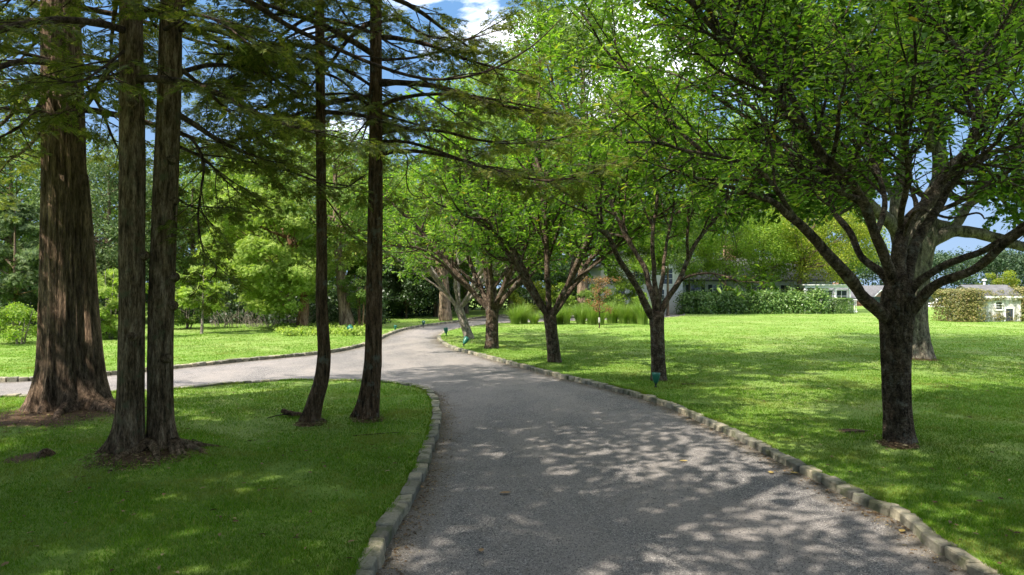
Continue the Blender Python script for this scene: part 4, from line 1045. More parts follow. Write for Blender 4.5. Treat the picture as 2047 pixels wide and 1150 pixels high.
# ------------------------------------------------------------------ the trees and shrubs along the lawns
def clumps(bag, rs, centers, radii, n, size, flat=.75, up=.55):
    """n leaves scattered in each of a crown's leafy clumps"""
    for c, R in zip(centers, radii):
        u = rs.normal(size=(n, 3)); u /= np.linalg.norm(u, axis=1, keepdims=True)
        r = R * rs.rand(n) ** .42
        p = np.array(c) + u * r[:, None] * np.array([1, 1, flat])
        nn = u * .5 + np.array([0, 0, up]) + rs.normal(size=(n, 3)) * .45
        d = np.cross(nn, rs.normal(size=(n, 3)))
        d[:, 2] -= .25 * np.abs(d[:, 0])
        bag.extend(p, d, nn, size * rs.uniform(.6, 1.35, n))

OAK_MORE()

def bg_tree(name, label, loc, h, R, bottom, tr, leaf, bark, seed, nc=70, n=150, size=.22, tpl=T_SMALL, flat=.7, lean=(0, 0), cone=0.0, group=None, cat='tree', sweep=0.0, shift=(0, 0), crad=(.2, .32), stems=1, lim=.32):
    rs = np.random.RandomState(seed); rng = random.Random(seed)
    x, y = loc; z = H(x, y)
    t = thing(name, label, cat, (x, y, z), group)
    cx, cyy = x + lean[0] + shift[0], y + lean[1] + shift[1]
    cs = []; rr = []
    while len(cs) < nc:
        u = rs.normal(size=3); u /= np.linalg.norm(u)
        q = rs.uniform(.35, 1) ** .6
        fz = (u[2] * q + 1) / 2
        taper = 1 - cone * fz
        c = np.array([cx + u[0] * q * R * taper, cyy + u[1] * q * R * taper, z + bottom + (h - bottom) * fz])
        cs.append(c); rr.append(R * rs.uniform(*crad) * (taper ** .5))
    mb = MB()
    top = Vector((cx, cyy, z + h * .9)); mid = Vector((x + lean[0] * .8, y + lean[1] * .8, z + bottom + (h - bottom) * .2))
    for sidx in range(stems):
        o = Vector((0, 0, 0)) if stems == 1 else Vector((rng.uniform(-.4, .4), rng.uniform(-.3, .3), 0))
        ax = spline([Vector((x, y, z - .15)) + o * .3, Vector((x + lean[0] * .35, y + lean[1] * .35, z + bottom * .5)) + o * .7, mid + o, top + o * 2], 5)
        mb.tube(ax, [r * (1 + .08 * noise.noise(ax[i] * 2)) for i, r in enumerate(lerp_list([tr * 1.35, tr, tr * .8, tr * .5, tr * .12], len(ax)))], 12)
    for i in range(0, nc, 2):
        c = Vector(cs[i]); zz0 = max(z + bottom * .7, c.z - (c - Vector((cx, cyy, c.z))).length * .7)
        f = min(1, max(0, (zz0 - mid.z) / max(.1, top.z - mid.z))); s = mid.lerp(top, f)
        r0 = max(.02, tr * lim * (1 - .7 * f))
        m = s.lerp(c, .5) + UP * (-.1 * R + .1) + rv(rng, .15)
        mb.tube(spline([s, m, c], 3), lerp_list([r0, r0 * .5, .012], 7), 4, False)
    mb.build('trunk', bark, t)
    bag = Bag(); clumps(bag, rs, cs, rr, int(n * 2.0), size * .74, flat)
    leaf_obj('crown', bag, tpl, leaf, t)
    return t

def gxy(px, py): g = G(px, py, .08); return (g.x, g.y)
def axy(px, d): return ((px - CX) / F * d, d)

FB, RB, GT = M['far_bark'], M['red_bark'], M['grey_twig']
EDGE = 'trees along the left edge of the lawn'
# sunlit cypress with sweeping boughs
bg_tree('cypress_tree', 'broad sunlit yellow-green cypress sweeping its boughs to the ground beyond the bend', gxy(604, 657), 9.5, 4.6, .7, .38, M['cypress_leaf'], RB, 101, 130, 110, .38, T_SPRAY3, .5, shift=(-1.6, -.6), cone=.45, group=EDGE, crad=(.16, .27))
bg_tree('leaning_tree', 'tree with a thick scarred trunk leaning left over the leafy bed', gxy(695, 657), 12.5, 4.6, 4.2, .36, M['mid_leaf'], FB, 102, 70, 130, .24, lean=(-.9, .4), group=EDGE)
bg_tree('small_tree', 'thin pale tree with a cut side branch at the left tip of the cypress', gxy(403, 667), 3.6, 1.5, 1.3, .07, M['cypress_leaf'], GT, 103, 20, 60, .4, T_SPRAY3, .5, group=EDGE, lean=(.1, 0))
bg_tree('multi_stemmed_shrub', 'spindly shrub with several reddish stems right of the leaning trunk', gxy(722, 657), 3.6, 1.3, 1.2, .05, M['mid_leaf'], RB, 104, 22, 110, .16, group=EDGE, cat='shrub', stems=5)
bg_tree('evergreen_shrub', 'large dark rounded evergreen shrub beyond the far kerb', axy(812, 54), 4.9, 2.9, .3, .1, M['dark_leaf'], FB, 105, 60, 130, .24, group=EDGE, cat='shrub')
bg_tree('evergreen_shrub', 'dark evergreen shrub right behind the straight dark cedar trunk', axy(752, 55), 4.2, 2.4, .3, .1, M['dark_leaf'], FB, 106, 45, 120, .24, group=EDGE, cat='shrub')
bg_tree('old_tree', 'stout pale trunk with a limb leaning left at the far end of the drive', gxy(891, 641), 12, 4.6, 4.4, .40, M['bright_leaf'], FB, 107, 70, 130, .26, group=EDGE, lean=(-.3, 0))
bg_tree('old_tree', 'darker knotted trunk just left of the stout pale one up the drive', axy(876, 56), 11, 4.2, 4.2, .34, M['mid_leaf'], FB, 108, 55, 120, .26, group=EDGE)
bg_tree('grey_conifer', 'grey-green conifer behind the widest trunk at the left edge', axy(30, 37), 7.6, 2.6, .6, .16, M['grey_leaf'], FB, 109, 60, 70, .42, T_SPRAY3, .5, cone=.6, group=EDGE)
bg_tree('lawn_shrub', 'low pale leafy shrub on the lawn at the far left edge', gxy(38, 688), 1.65, 1.5, .1, .04, M['bright_leaf'], GT, 110, 34, 110, .13, group=EDGE, cat='shrub', stems=4)
bg_tree('lawn_shrub', 'fresh green arching shrub between the two biggest left trunks', gxy(214, 678), 3.6, 1.6, .1, .05, M['cypress_leaf'], GT, 111, 40, 60, .36, T_SPRAY3, .5, group=EDGE, cat='shrub', stems=3)
bg_tree('lawn_shrub', 'shadowy shrub behind the right stem of the twin-stemmed cypress', axy(372, 40), 2.6, 1.7, .15, .05, M['mid_leaf'], GT, 112, 34, 100, .17, group=EDGE, cat='shrub', stems=3)
# the taller belt behind
BELT = 'tall trees of the belt behind the left lawn'
for i, (px, d, h, R, leaf, sz, lab) in enumerate((
    (-190, 42, 15, 5.2, 'mid_leaf', .26, 'tall tree beyond the left border of the picture'),
    (22, 47, 16.5, 5.4, 'mid_leaf', .26, 'tall green tree rising left of the widest cedar trunk'),
    (218, 46, 12.5, 4.6, 'grey_leaf', .24, 'grey-leaved tree seen between the widest trunk and the twin trunk'),
    (385, 51, 11.5, 4.4, 'mid_leaf', .25, 'round green tree just right of the twin trunk'),
    (500, 54, 13, 4.8, 'bright_leaf', .26, 'bright tree rising behind the sunlit cypress'),
    (605, 52, 15.5, 4.2, 'cypress_leaf', .26, 'tall yellow-topped tree seen left of the slimmest trunk'),
    (700, 57, 14, 4.8, 'bright_leaf', .27, 'light green tree framed by the slimmest trunk and the straight dark trunk'),
    (800, 60, 13, 4.8, 'bright_leaf', .28, 'light green tree over the dark evergreen shrubs'),
    (930, 64, 15, 5.2, 'mid_leaf', .28, 'tall tree closing the view up the drive'),
    (1020, 70, 14, 5.0, 'mid_leaf', .3, 'green tree behind the third and fourth cherries'))):
    bg_tree('tall_tree', lab, axy(px, d), h, R, 1.6, .3, M[leaf], FB, 200 + i, 105, 150, sz, group=BELT)
bg_tree('towering_tree', 'towering light green tree between the drive and the white house', axy(1165, 58), 29, 8.0, 6.0, .5, M['mid_leaf'], FB, 215, 190, 250, .3)
bg_tree('towering_tree', 'tall light green tree over the far end of the drive, left of the tallest one', axy(985, 67), 25, 6.2, 5.0, .4, M['bright_leaf'], FB, 226, 140, 190, .3)
bg_tree('maple_tree', 'yellow-green maple rising behind the long hedge in front of the white house', axy(1590, 67.6), 12.6, 6.0, 2.5, .26, M['yellow_leaf'], FB, 216, 95, 170, .24, lean=(.8, 0), shift=(2.0, 0))
bg_tree('maple_tree', 'green broad-leaved tree before the house, left of the yellow maple', axy(1450, 67.4), 12.4, 5.2, 2.6, .15, M['bright_leaf'], FB, 217, 80, 160, .23)
bg_tree('garden_tree', 'leafy tree against the left gable of the white house', axy(1335, 60), 11, 3.6, 3.0, .12, M['mid_leaf'], FB, 218, 60, 140, .24)
bg_tree('garden_tree', 'light green tree between the two maples before the white house', axy(1525, 68.3), 10.5, 4.0, 2.6, .2, M['bright_leaf'], FB, 222, 70, 150, .23)
bg_tree('garden_tree', 'green tree behind the roof of the white house', axy(1500, 92), 27, 10, 3, .4, M['bright_leaf'], FB, 219, 150, 170, .42)
bg_tree('garden_tree', 'darker tree behind the white house, left of its roof', axy(1310, 92), 31, 10, 3, .4, M['mid_leaf'], FB, 220, 150, 170, .42)
bg_tree('garden_tree', 'tall tree behind the right end of the white house', axy(1640, 96), 24, 8, 3, .4, M['mid_leaf'], FB, 223, 120, 170, .42)
bg_tree('garden_tree', 'light leafy tree right in front of the pale gable of the white house', axy(1268, 58.5), 8.5, 3.0, 1.8, .12, M['bright_leaf'], FB, 224, 60, 140, .22)
bg_tree('garden_tree', 'light leafy tree at the left end of the long hedge', axy(1378, 68), 9.6, 3.4, 2.4, .12, M['bright_leaf'], FB, 225, 60, 140, .22)
for i, (px, d, h, R, leaf, lab) in enumerate((
    (1062, 55, 3.2, 1.9, 'yellow_leaf', 'sunny yellow-green shrub behind the tall grass, left end'),
    (1120, 57, 2.9, 1.6, 'bright_leaf', 'rounded shrub behind the tall grass, left of the rust-leaved sapling'),
    (1192, 56, 2.6, 1.5, 'mid_leaf', 'low shrub behind the rust-leaved sapling'),
    (1248, 57, 3.0, 1.7, 'bright_leaf', 'light shrub behind the tall grass, right of the sapling'))):
    bg_tree('garden_shrub', lab, axy(px, d), h, R, .1, .05, M[leaf], GT, 230 + i, 34, 110, .19, group='shrubs behind the ornamental grass', cat='shrub', stems=3)

# rust-leaved sapling on the lawn
gx, gy = gxy(1198, 656)
sp = thing('sapling', 'slender sapling with rusty leaves standing alone before the tall grass', 'tree', (gx, gy, H(gx, gy)))
rs = np.random.RandomState(5); z0 = H(gx, gy)
mb = MB(); mb.tube(spline([Vector((gx, gy, z0 - .1)), Vector((gx + .02, gy, z0 + 1)), Vector((gx - .03, gy, z0 + 2)), Vector((gx, gy, z0 + 2.9))], 4), lerp_list([.045, .035, .025, .008], 13), 8)
cs = [np.array([gx + rs.normal() * .42, gy + rs.normal() * .42, z0 + rs.uniform(1.05, 3.0)]) for _ in range(34)]
for c in cs:
    s = Vector((gx, gy, max(z0 + .9, c[2] - .5))); mb.tube([s, s.lerp(Vector(c), .5) + Vector((0, 0, -.04)), Vector(c)], [.014, .009, .004], 4, False)
mb.build('trunk', M['twig'], sp)
mb = MB(); mb.tube([Vector((gx, gy, z0 + .28)), Vector((gx, gy, z0 + .4)), Vector((gx, gy, z0 + .62))], [.062, .06, .055], 10); mb.build('trunk_guard', plain_mat('trunk_guard', (.34, .33, .3), .7), sp)
bag = Bag(); clumps(bag, rs, cs, [.26] * len(cs), 46, .1); leaf_obj('crown', bag, T_SMALL, M['rust_leaf'], sp)

# ------------------------------------------------------------------ ornamental grass in a row
def tall_grass(seed):
    rs = random.Random(seed); v = []; f = []
    for _ in range(520):
        a = rs.uniform(0, 6.283); r0 = .32 * math.sqrt(rs.random()); L = rs.uniform(1.2, 2.15); out = rs.uniform(.15, 1.0)
        px, py = r0 * math.cos(a), r0 * math.sin(a); w = rs.uniform(.010, .02); b = len(v)
        tx, ty = -math.sin(a) * w, math.cos(a) * w
        for k in range(5):
            t = k / 4; rad = out * (t ** 1.8); zz = L * (t - .36 * out * t ** 2.6); ww = 1 - .85 * t
            cx_, cy_ = px + math.cos(a) * rad, py + math.sin(a) * rad
            v.append((cx_ - tx * ww, cy_ - ty * ww, zz)); v.append((cx_ + tx * ww, cy_ + ty * ww, zz))
        for k in range(4): f.append((b + 2 * k, b + 2 * k + 1, b + 2 * k + 3, b + 2 * k + 2))
    return np.array(v), f
protos = []
for k in range(3):
    v, f = tall_grass(k + 3)
    o = np_mesh('ornamental_grass', v, f, M['reed']); protos.append(o)
rg = random.Random(9)
spots = [(1030 + 258 * (k + rg.uniform(-.25, .25)) / 12, rg.uniform(44.2, 46.5)) for k in range(13)] + [(1045, 48.3), (1100, 48), (1160, 48.2), (1225, 48), (1275, 48)]
for k, (px, d) in enumerate(spots):
    src = protos[k % 3]; o = src if k < 3 else src.copy()
    if k >= 3: COL.objects.link(o)
    x, y = axy(px, d); o.location = (x, y, H(x, y) - .03); o.rotation_euler = (0, 0, rg.uniform(0, 6.28)); s = rg.uniform(.7, 1.05); o.scale = (s * rg.uniform(.9, 1.2), s * rg.uniform(.9, 1.2), s * rg.uniform(.7, 1.1))
    tag(o, 'arching clump of tall light green ornamental grass in the row at the far lawn edge', 'grass clump', 'ornamental grass clumps in a row', 'thing')

bg_tree('oak_tree', 'wide old oak just left of the viewpoint, spreading over the gravel', (-4.7, 2.0), 16, 7.2, 6.8, .42, M['oak_leaf'], M['oak_bark'], 251, 74, 95, .33, lim=.1)
bg_tree('oak_tree', 'wide oak just behind the viewpoint at right, shading the near right lawn', (5.2, 1.2), 17, 6.8, 7.4, .42, M['oak_leaf'], M['oak_bark'], 250, 135, 160, .34, lim=.1, shift=(-.6, 1.6))
# ------------------------------------------------------------------ masses nobody could count
def mass(name, label, cat, pts, R, n, size, leaf, seed, stems=True, flat=.8):
    rs = np.random.RandomState(seed); bag = Bag()
    clumps(bag, rs, pts, [R * rs.uniform(.7, 1.25) for _ in pts], n, size, flat)
    o = leaf_obj(name, bag, T_SMALL, leaf, None)
    return tag(o, label, cat, kind='stuff')
rs = np.random.RandomState(3)
pts = []
for _ in range(950):
    x = rs.uniform(-85, 8); y = rs.uniform(66, 78) + max(0, x + 10) * .6
    pts.append((x, y, rs.uniform(.3, 15 + 2.5 * math.sin(x * .35))))
mass('woodland', 'dense dark green woodland closing off the left lawn', 'woodland', pts, 2.0, 160, .38, M['wood_leaf'], 61)
pts = []
for _ in range(430):
    px = rs.uniform(-150, 905); d = rs.uniform(45, 51) if px < 760 else rs.uniform(57, 61)
    if 20 < px < 180: d -= 8
    x, y = axy(px, d); pts.append((x, y, rs.uniform(.2, 2.6)))
mass('undergrowth', 'undergrowth coloured dark for the deep shade beneath the boughs along the left lawn', 'undergrowth', pts, .95, 150, .2, M['dark_leaf'], 62)  # the deep shade below the boughs is put into the leaf colour
pts = []
for _ in range(1500):
    x = rs.uniform(0, 190); y = rs.uniform(135, 160); top = 8.2 + 2.6 * noise.noise(Vector((x * .045, 3, 0))) + 1.2 * noise.noise(Vector((x * .2, 8, 0))) + max(0, (x - 70) * .02)
    pts.append((x, y, rs.uniform(.7, 1) * top if rs.rand() < .45 else rs.uniform(-2, top)))
mass('forest', 'distant bluish green forest rising behind the shed and the houses', 'forest', pts, 2.2, 110, .55, M['far_leaf'], 63)
# leafy bed at the feet of the two leaning trunks
pts = []
for _ in range(170):
    px = rs.uniform(556, 735); py = rs.uniform(654, 672)
    x, y = gxy(px, py); pts.append((x, y, H(x, y) + .14))
mass('ground_cover', 'low yellow-green leafy bed at the foot of the leaning trunk', 'ground cover', pts, .42, 44, .15, M['cypress_leaf'], 64, flat=.45)
# brambles of bare twigs under the sunlit cypress
mb = MB(); rb = random.Random(4)
for _ in range(150):
    px = rb.uniform(420, 620); d = rb.uniform(41, 44.5); x, y = axy(px, d); s = Vector((x, y, 0)); dd = Vector((rb.uniform(-.8, .8), rb.uniform(-.3, .3), 1))
    mb.tube(wander(rb, s, dd, rb.uniform(.8, 2.0), 4, .25, -.05), lerp_list([.018, .006], 5), 3, False)
tag(mb.build('bare_twigs', M['grey_twig']), 'tangle of bare grey twigs under the sunlit cypress', 'twigs', kind='stuff')
# ------------------------------------------------------------------ buildings
WHITE = banded_mat('white_clapboard', (.74, .74, .72), 'Z', 2.6, .72, .6, .1)
TRIM = plain_mat('white_trim', (.8, .8, .78), .5, .4, .05)
SLATE = banded_mat('grey_shingle_roof', (.13, .128, .132), 'Z', 3.0, .7, .85, .3)
GLASS = plain_mat('dark_glass', (.03, .04, .05), .06, .6, .1)
SHUT = plain_mat('dark_shutter', (.035, .045, .06), .6, .3, .1)
BRICK = banded_mat('salmon_brick', (.5, .29, .21), 'Z', 4.0, .8, .85, .25)
SHINGLE = banded_mat('white_shed_shingle', (.68, .67, .64), 'Z', 3.2, .6, .75, .25)

def window(parent, x0, x1, y, z0, z1, bars=1, shutters=False, face=-1):
    """frame proud of the wall, pane set inside; face -1 looks at -y"""
    w = .09; m = MB()
    m.box(x0 - w, x0, y - .06, y + .03, z0 - w, z1 + w); m.box(x1, x1 + w, y - .06, y + .03, z0 - w, z1 + w)
    m.box(x0, x1, y - .06, y + .03, z1, z1 + w); m.box(x0, x1, y - .08, y + .03, z0 - w, z0)
    for k in range(bars):
        xx = x0 + (x1 - x0) * (k + 1) / (bars + 1); m.box(xx - .022, xx + .022, y - .045, y + .02, z0, z1)
    for k in range(2):
        zz = z0 + (z1 - z0) * (k + 1) / 3; m.box(x0, x1, y - .043, y + .018, zz - .02, zz + .02)
    f = m.build('window', TRIM, parent, False)
    m = MB(); m.box(x0, x1, y - .025, y + .01, z0, z1); m.build('pane', GLASS, f, False)
    if shutters:
        for a in (x0 - w - .42, x1 + w + .02):
            m = MB(); m.box(a, a + .4, y - .05, y - .005, z0 - .05, z1 + .05)
            m.build('shutter', SHUT, parent, False)

def gable_roof(m, x0, x1, y0, y1, ez, rz, axis='x', t=.18, ov=.35):
    """two thick slopes; ridge along the given axis"""
    if axis == 'x':
        ym = (y0 + y1) / 2; s = (rz - ez) / (ym - y0); lo = ez - ov * s
        for a, b in ((y0 - ov, ym), (y1 + ov, ym)):
            v = [(x0 - ov, a, lo), (x1 + ov, a, lo), (x1 + ov, b, rz), (x0 - ov, b, rz)]
            v += [(p[0], p[1], p[2] + t) for p in v]
            m.poly(v, [(0, 1, 2, 3), (4, 5, 6, 7), (0, 1, 5, 4), (1, 2, 6, 5), (2, 3, 7, 6), (3, 0, 4, 7)])
    else:
        xm = (x0 + x1) / 2; s = (rz - ez) / (xm - x0); lo = ez - ov * s
        for a, b in ((x0 - ov, xm), (x1 + ov, xm)):
            v = [(a, y0 - ov, lo), (a, y1 + ov, lo), (b, y1 + ov, rz), (b, y0 - ov, rz)]
            v += [(p[0], p[1], p[2] + t) for p in v]
            m.poly(v, [(0, 1, 2, 3), (4, 5, 6, 7), (0, 1, 5, 4), (1, 2, 6, 5), (2, 3, 7, 6), (3, 0, 4, 7)])

def prism(m, x0, x1, y0, y1, z0, ez, rz, axis):
    """walls with gable ends"""
    if axis == 'x':
        ym = (y0 + y1) / 2
        m.poly([(x0, y0, z0), (x1, y0, z0), (x1, y1, z0), (x0, y1, z0), (x0, y0, ez), (x1, y0, ez), (x1, y1, ez), (x0, y1, ez), (x0, ym, rz), (x1, ym, rz)],
               [(0, 1, 5, 4), (2, 3, 7, 6), (1, 2, 6, 9, 5), (3, 0, 4, 8, 7), (4, 5, 9, 8), (6, 7, 8, 9), (3, 2, 1, 0)])
    else:
        xm = (x0 + x1) / 2
        m.poly([(x0, y0, z0), (x1, y0, z0), (x1, y1, z0), (x0, y1, z0), (x0, y0, ez), (x1, y0, ez), (x1, y1, ez), (x0, y1, ez), (xm, y0, rz), (xm, y1, rz)],
               [(0, 1, 5, 8, 4), (2, 3, 7, 9, 6), (1, 2, 6, 5), (3, 0, 4, 7), (5, 6, 9, 8), (7, 4, 8, 9), (3, 2, 1, 0)])

# the long white house behind the hedge
h = thing('white_house', 'long white clapboard house with shuttered windows behind the hedge', 'house', (22, 71, 0))
m = MB(); prism(m, 16.6, 33.0, 71, 80, -.2, 3.3, 5.6, 'x'); m.build('wall', WHITE, h, False)
m = MB(); prism(m, 8.6, 16.5, 66, 76, -.2, 4.6, 6.7, 'y'); m.build('wing_wall', WHITE, h, False)
m = MB(); gable_roof(m, 16.8, 33.0, 71, 80, 3.31, 5.61, 'x'); rf = m.build('roof', SLATE, h, False)
m = MB(); m.box(23.5, 24.6, 75, 76, 4.8, 6.9); m.box(23.4, 24.7, 74.9, 76.1, 6.9, 7.1); m.build('chimney', BRICK, rf, False)
m = MB(); gable_roof(m, 8.6, 16.5, 66, 76, 4.61, 6.71, 'y'); m.build('roof', SLATE, h, False)
for x0, sh in ((18.6, True), (20.9, True), (24.9, True), (27.9, False), (30.0, True)): window(h, x0, x0 + .95, 71, 1.0, 2.75, 1, sh)
for x0, z0 in ((9.2, 2.85), (11.9, 2.85), (14.6, 2.85), (10.0, .8), (13.8, .8)): window(h, x0, x0 + .9, 66, z0, z0 + 1.5, 1, False)
m = MB(); m.box(26.5, 27.4, 70.93, 71.02, .1, 2.4); dd = m.build('door', SHUT, h, False)
m = MB(); m.lathe([(.0, 0), (.04, .01), (.04, .05), (0, .06)], 8, Matrix.Translation((27.3, 70.92, 1.15)) @ Matrix.Rotation(math.pi / 2, 4, 'X')); m.build('handle', TRIM, dd)
# white sun porch with a flat roof at its right end
m = MB(); m.box(28.4, 32.9, 66.2, 70.6, 2.45, 2.72); m.box(28.2, 33.1, 66.0, 70.7, 2.72, 2.8); pr = m.build('porch_roof', TRIM, h, False)
for x in (28.5, 30.0, 31.4, 32.8):
    m = MB(); m.box(x - .09, x + .09, 66.25, 66.43, -.1, 2.45); m.box(x - .13, x + .13, 66.21, 66.47, 2.2, 2.32); m.build('post', TRIM, h, False)
for x0 in (28.75, 30.25, 31.65): window(h, x0, x0 + .95, 66.6, .6, 2.2, 1, False)
# white rail beside the porch
r = thing('railing', 'white slatted garden railing between the hedge and the clipped box bush', 'railing', (31.5, 65, 0))
m = MB()
for k in range(16): m.box(30.2 + k * .17, 30.24 + k * .17, 65.0, 65.04, .05, 1.3)
m.build('baluster_row', TRIM, r, False)
m = MB(); m.box(30.1, 32.9, 64.97, 65.07, 1.3, 1.38); m.box(30.1, 32.9, 64.985, 65.055, .18, .26); m.build('rail', TRIM, r, False)

# brick house in the dip beyond the lawn
bh = thing('brick_house', 'salmon brick house with grey roof and small front gable, far beyond the lawn', 'house', (58, 112, -2.1))
m = MB(); prism(m, 52.5, 68, 112, 121, -2.3, .75, 2.7, 'x'); m.build('wall', BRICK, bh, False)
m = MB(); gable_roof(m, 52.5, 68, 112, 121, .76, 2.71, 'x', .14); rf = m.build('roof', SLATE, bh, False)
m = MB(); m.box(55.4, 56.1, 117.2, 118, 2.0, 3.35); m.build('chimney', BRICK, rf, False)
m = MB(); prism(m, 57.7, 60.5, 109.6, 113, -2.3, .65, 1.95, 'y'); m.build('gable_wall', BRICK, bh, False)
m = MB(); gable_roof(m, 57.7, 60.5, 109.6, 113.2, .66, 1.97, 'y', .16, .3); m.build('roof', SLATE, bh, False)
m = MB()
for a, b in ((57.35, 59.1), (60.85, 59.1)):
    z0, z1 = .33, 1.98; m.poly([(a, 109.22, z0), (b, 109.22, z1), (b, 109.22, z1 + .2), (a, 109.22, z0 + .2), (a, 109.28, z0), (b, 109.28, z1), (b, 109.28, z1 + .2), (a, 109.28, z0 + .2)], [(0, 1, 2, 3), (7, 6, 5, 4), (0, 4, 5, 1), (3, 2, 6, 7), (0, 3, 7, 4), (1, 5, 6, 2)])
m.box(52.0, 57.2, 111.5, 111.6, .42, .6); m.box(61.0, 68.4, 111.5, 111.6, .42, .6); m.build('trim', TRIM, bh, False)
window(bh, 58.6, 59.6, 109.6, -1.0, .3)
for x0 in (53.6, 55.4, 62, 64.4): window(bh, x0, x0 + .9, 112, -1.0, .2)

# the ivy-grown shed
sx = 33.0
sh = thing('shed', 'small white shingled shed with grey roof, swallowed by overgrown hedges', 'shed', (34.5, 49, 0))
m = MB(); prism(m, 33.0, 36.2, 48.6, 51.6, 0, 1.95, 2.62, 'x'); m.build('wall', SHINGLE, sh, False)
m = MB(); gable_roof(m, 33.0, 36.2, 48.6, 51.6, 1.96, 2.63, 'x', .07, .1); rf = m.build('roof', SLATE, sh, False)
m = MB(); m.lathe([(.085, 2.2), (.085, 3.0)], 14, Matrix.Translation((35.0, 50.6, 0))); vp = m.build('vent_pipe', plain_mat('galvanised', (.5, .55, .57), .35, .5, .15, 8, 0, .6), rf)
m = MB(); m.lathe([(.05, 2.98), (.16, 3.0), (.17, 3.06), (.02, 3.14)], 14, Matrix.Translation((35.0, 50.6, 0))); m.build('vent_cap', TRIM, rf)
m = MB(); m.box(32.9, 36.3, 48.36, 48.44, 1.76, 1.9); m.box(33.0, 33.1, 48.55, 48.59, .1, 1.76); m.box(36.1, 36.2, 48.55, 48.59, .1, 1.76); m.build('trim', TRIM, sh, False)
window(sh, 34.42, 34.86, 48.6, .95, 1.45, 0)
m = MB(); m.box(35.1, 35.62, 48.54, 48.6, .12, 1.0); dd = m.build('hatch', SHUT, sh, False)
m = MB(); m.box(35.04, 35.1, 48.53, 48.6, .1, 1.06); m.box(35.62, 35.68, 48.53, 48.6, .1, 1.06); m.box(35.1, 35.62, 48.53, 48.6, 1.0, 1.06); m.build('frame', TRIM, dd, False)

# ------------------------------------------------------------------ hedges
def hedge(name, label, boxes, n, size, leaf, seed, rough=.12, kind_cat='hedge', core=True):
    """clipped or loose hedge: leaves over a set of boxes (x0,x1,y0,y1,z0,z1) plus inner stems"""
    rs = np.random.RandomState(seed); rg = random.Random(seed)
    x0, x1, y0, y1 = boxes[0][0], boxes[-1][1], boxes[0][2], boxes[0][3]
    t = thing(name, label, kind_cat, ((x0 + x1) / 2, (y0 + y1) / 2, 0))
    bag = Bag(); tot = sum((b[1] - b[0]) * (b[5] - b[4]) for b in boxes)
    mb = MB()
    for b in boxes:
        a = (b[1] - b[0]) * (b[5] - b[4]); k = int(n * a / tot)
        u = rs.rand(k, 3)
        # three quarters of the leaves lie in the outer skin
        ax = rs.choice([0, 1, 1, 2, 2], k); hi = rs.rand(k) < np.where(ax == 1, .3, np.where(ax == 2, .95, .5))
        skin = rs.rand(k) < .8
        for j in range(3):
            s = skin & (ax == j); u[s, j] = np.where(hi[s], 1, 0)
        lo = np.array([b[0], b[2], b[4]]); hi3 = np.array([b[1], b[3], b[5]])
        p = lo + u * (hi3 - lo) + rs.normal(size=(k, 3)) * rough
        p[:, 2] = np.maximum(p[:, 2], .03)
        out = (u - .5) * np.array([1, 1.2, 1.2]); nn = out + np.array([0, 0, .4]) + rs.normal(size=(k, 3)) * .4
        d = np.cross(nn, rs.normal(size=(k, 3)))
        bag.extend(p, d, nn, size * rs.uniform(.6, 1.4, k))
        for _ in range(max(3, int((b[1] - b[0]) * 3))):
            s = Vector((rg.uniform(b[0], b[1]), rg.uniform(b[2], b[3]), -.05))
            mb.tube(wander(rg, s, Vector((rg.uniform(-.3, .3), rg.uniform(-.3, .3), 1)), (b[5] - b[4]) * .8, 4, .12, .02), [.03, .025, .02, .015, .008], 5, False)
    mb.build('stem', M['far_bark'], t)
    leaf_obj('foliage', bag, T_SMALL, leaf, t)
    return t
rg = random.Random(6)
bx = []
x = 15.8
while x < 28.6:
    w = rg.uniform(.9, 1.6); bx.append((x, x + w, rg.uniform(62.6, 63.2), 64.6, .0, rg.uniform(1.3, 1.95))); x += w * .92
hedge('hedge', 'long loose dark green hedge of glossy leaves before the white house', bx, 30000, .19, M['hedge_leaf'], 71, .24)
hedge('box_bush', 'neatly clipped square green bush at the right end of the long hedge', [(29.85, 31.6, 63.2, 64.9, 0, 1.45)], 9000, .1, M['hedge_leaf'], 72, .03, 'clipped bush')
def ivy_wall(label, boxes, n, seed, leaf): hedge('overgrown_hedge', label, boxes, n, .12, leaf, seed, .09, 'hedge')
ivy_wall('straw-coloured overgrown hedge at the left of the shed, narrower at its foot', [(30.75, 31.3, 48.2, 50.2, .9, 2.2), (31.1, 32.4, 47.9, 50.4, 0, 2.2), (32.3, 33.2, 47.9, 50.0, 0, 2.25)], 12000, 73, M['ivy_leaf'])
ivy_wall('straw-coloured overgrown hedge at the right of the shed by the picture edge', [(36.15, 37.2, 47.9, 50.4, 0, 2.4), (37.1, 39.5, 47.7, 50.4, 0, 2.3)], 13000, 74, M['ivy_leaf'])
iv = thing('ivy', 'thin ivy climbing over the eaves and wall of the white shed', 'ivy', (34.5, 48.5, 0))
rs = np.random.RandomState(8); bag = Bag()
cs = [(rs.uniform(33, 36.2), 48.42, rs.uniform(1.55, 2.05)) for _ in range(34)] + [(rs.uniform(33, 36.2), 48.55, abs(rs.normal()) * .5 + .1) for _ in range(40)] + [(rs.uniform(33, 36.2), rs.uniform(48.5, 49.6), 2.2) for _ in range(30)]
clumps(bag, rs, cs, [.2] * len(cs), 26, .09); leaf_obj('foliage', bag, T_SMALL, M['ivy_leaf'], iv)
mb = MB()
for k in range(14):
    s = Vector((33.1 + k * .23, 48.54, 0)); mb.tube([s, s + Vector((rg.uniform(-.1, .1), 0, .9)), s + Vector((rg.uniform(-.25, .25), -.03, 1.8))], [.012, .009, .006], 4, False)
mb.build('stem', M['far_bark'], iv)
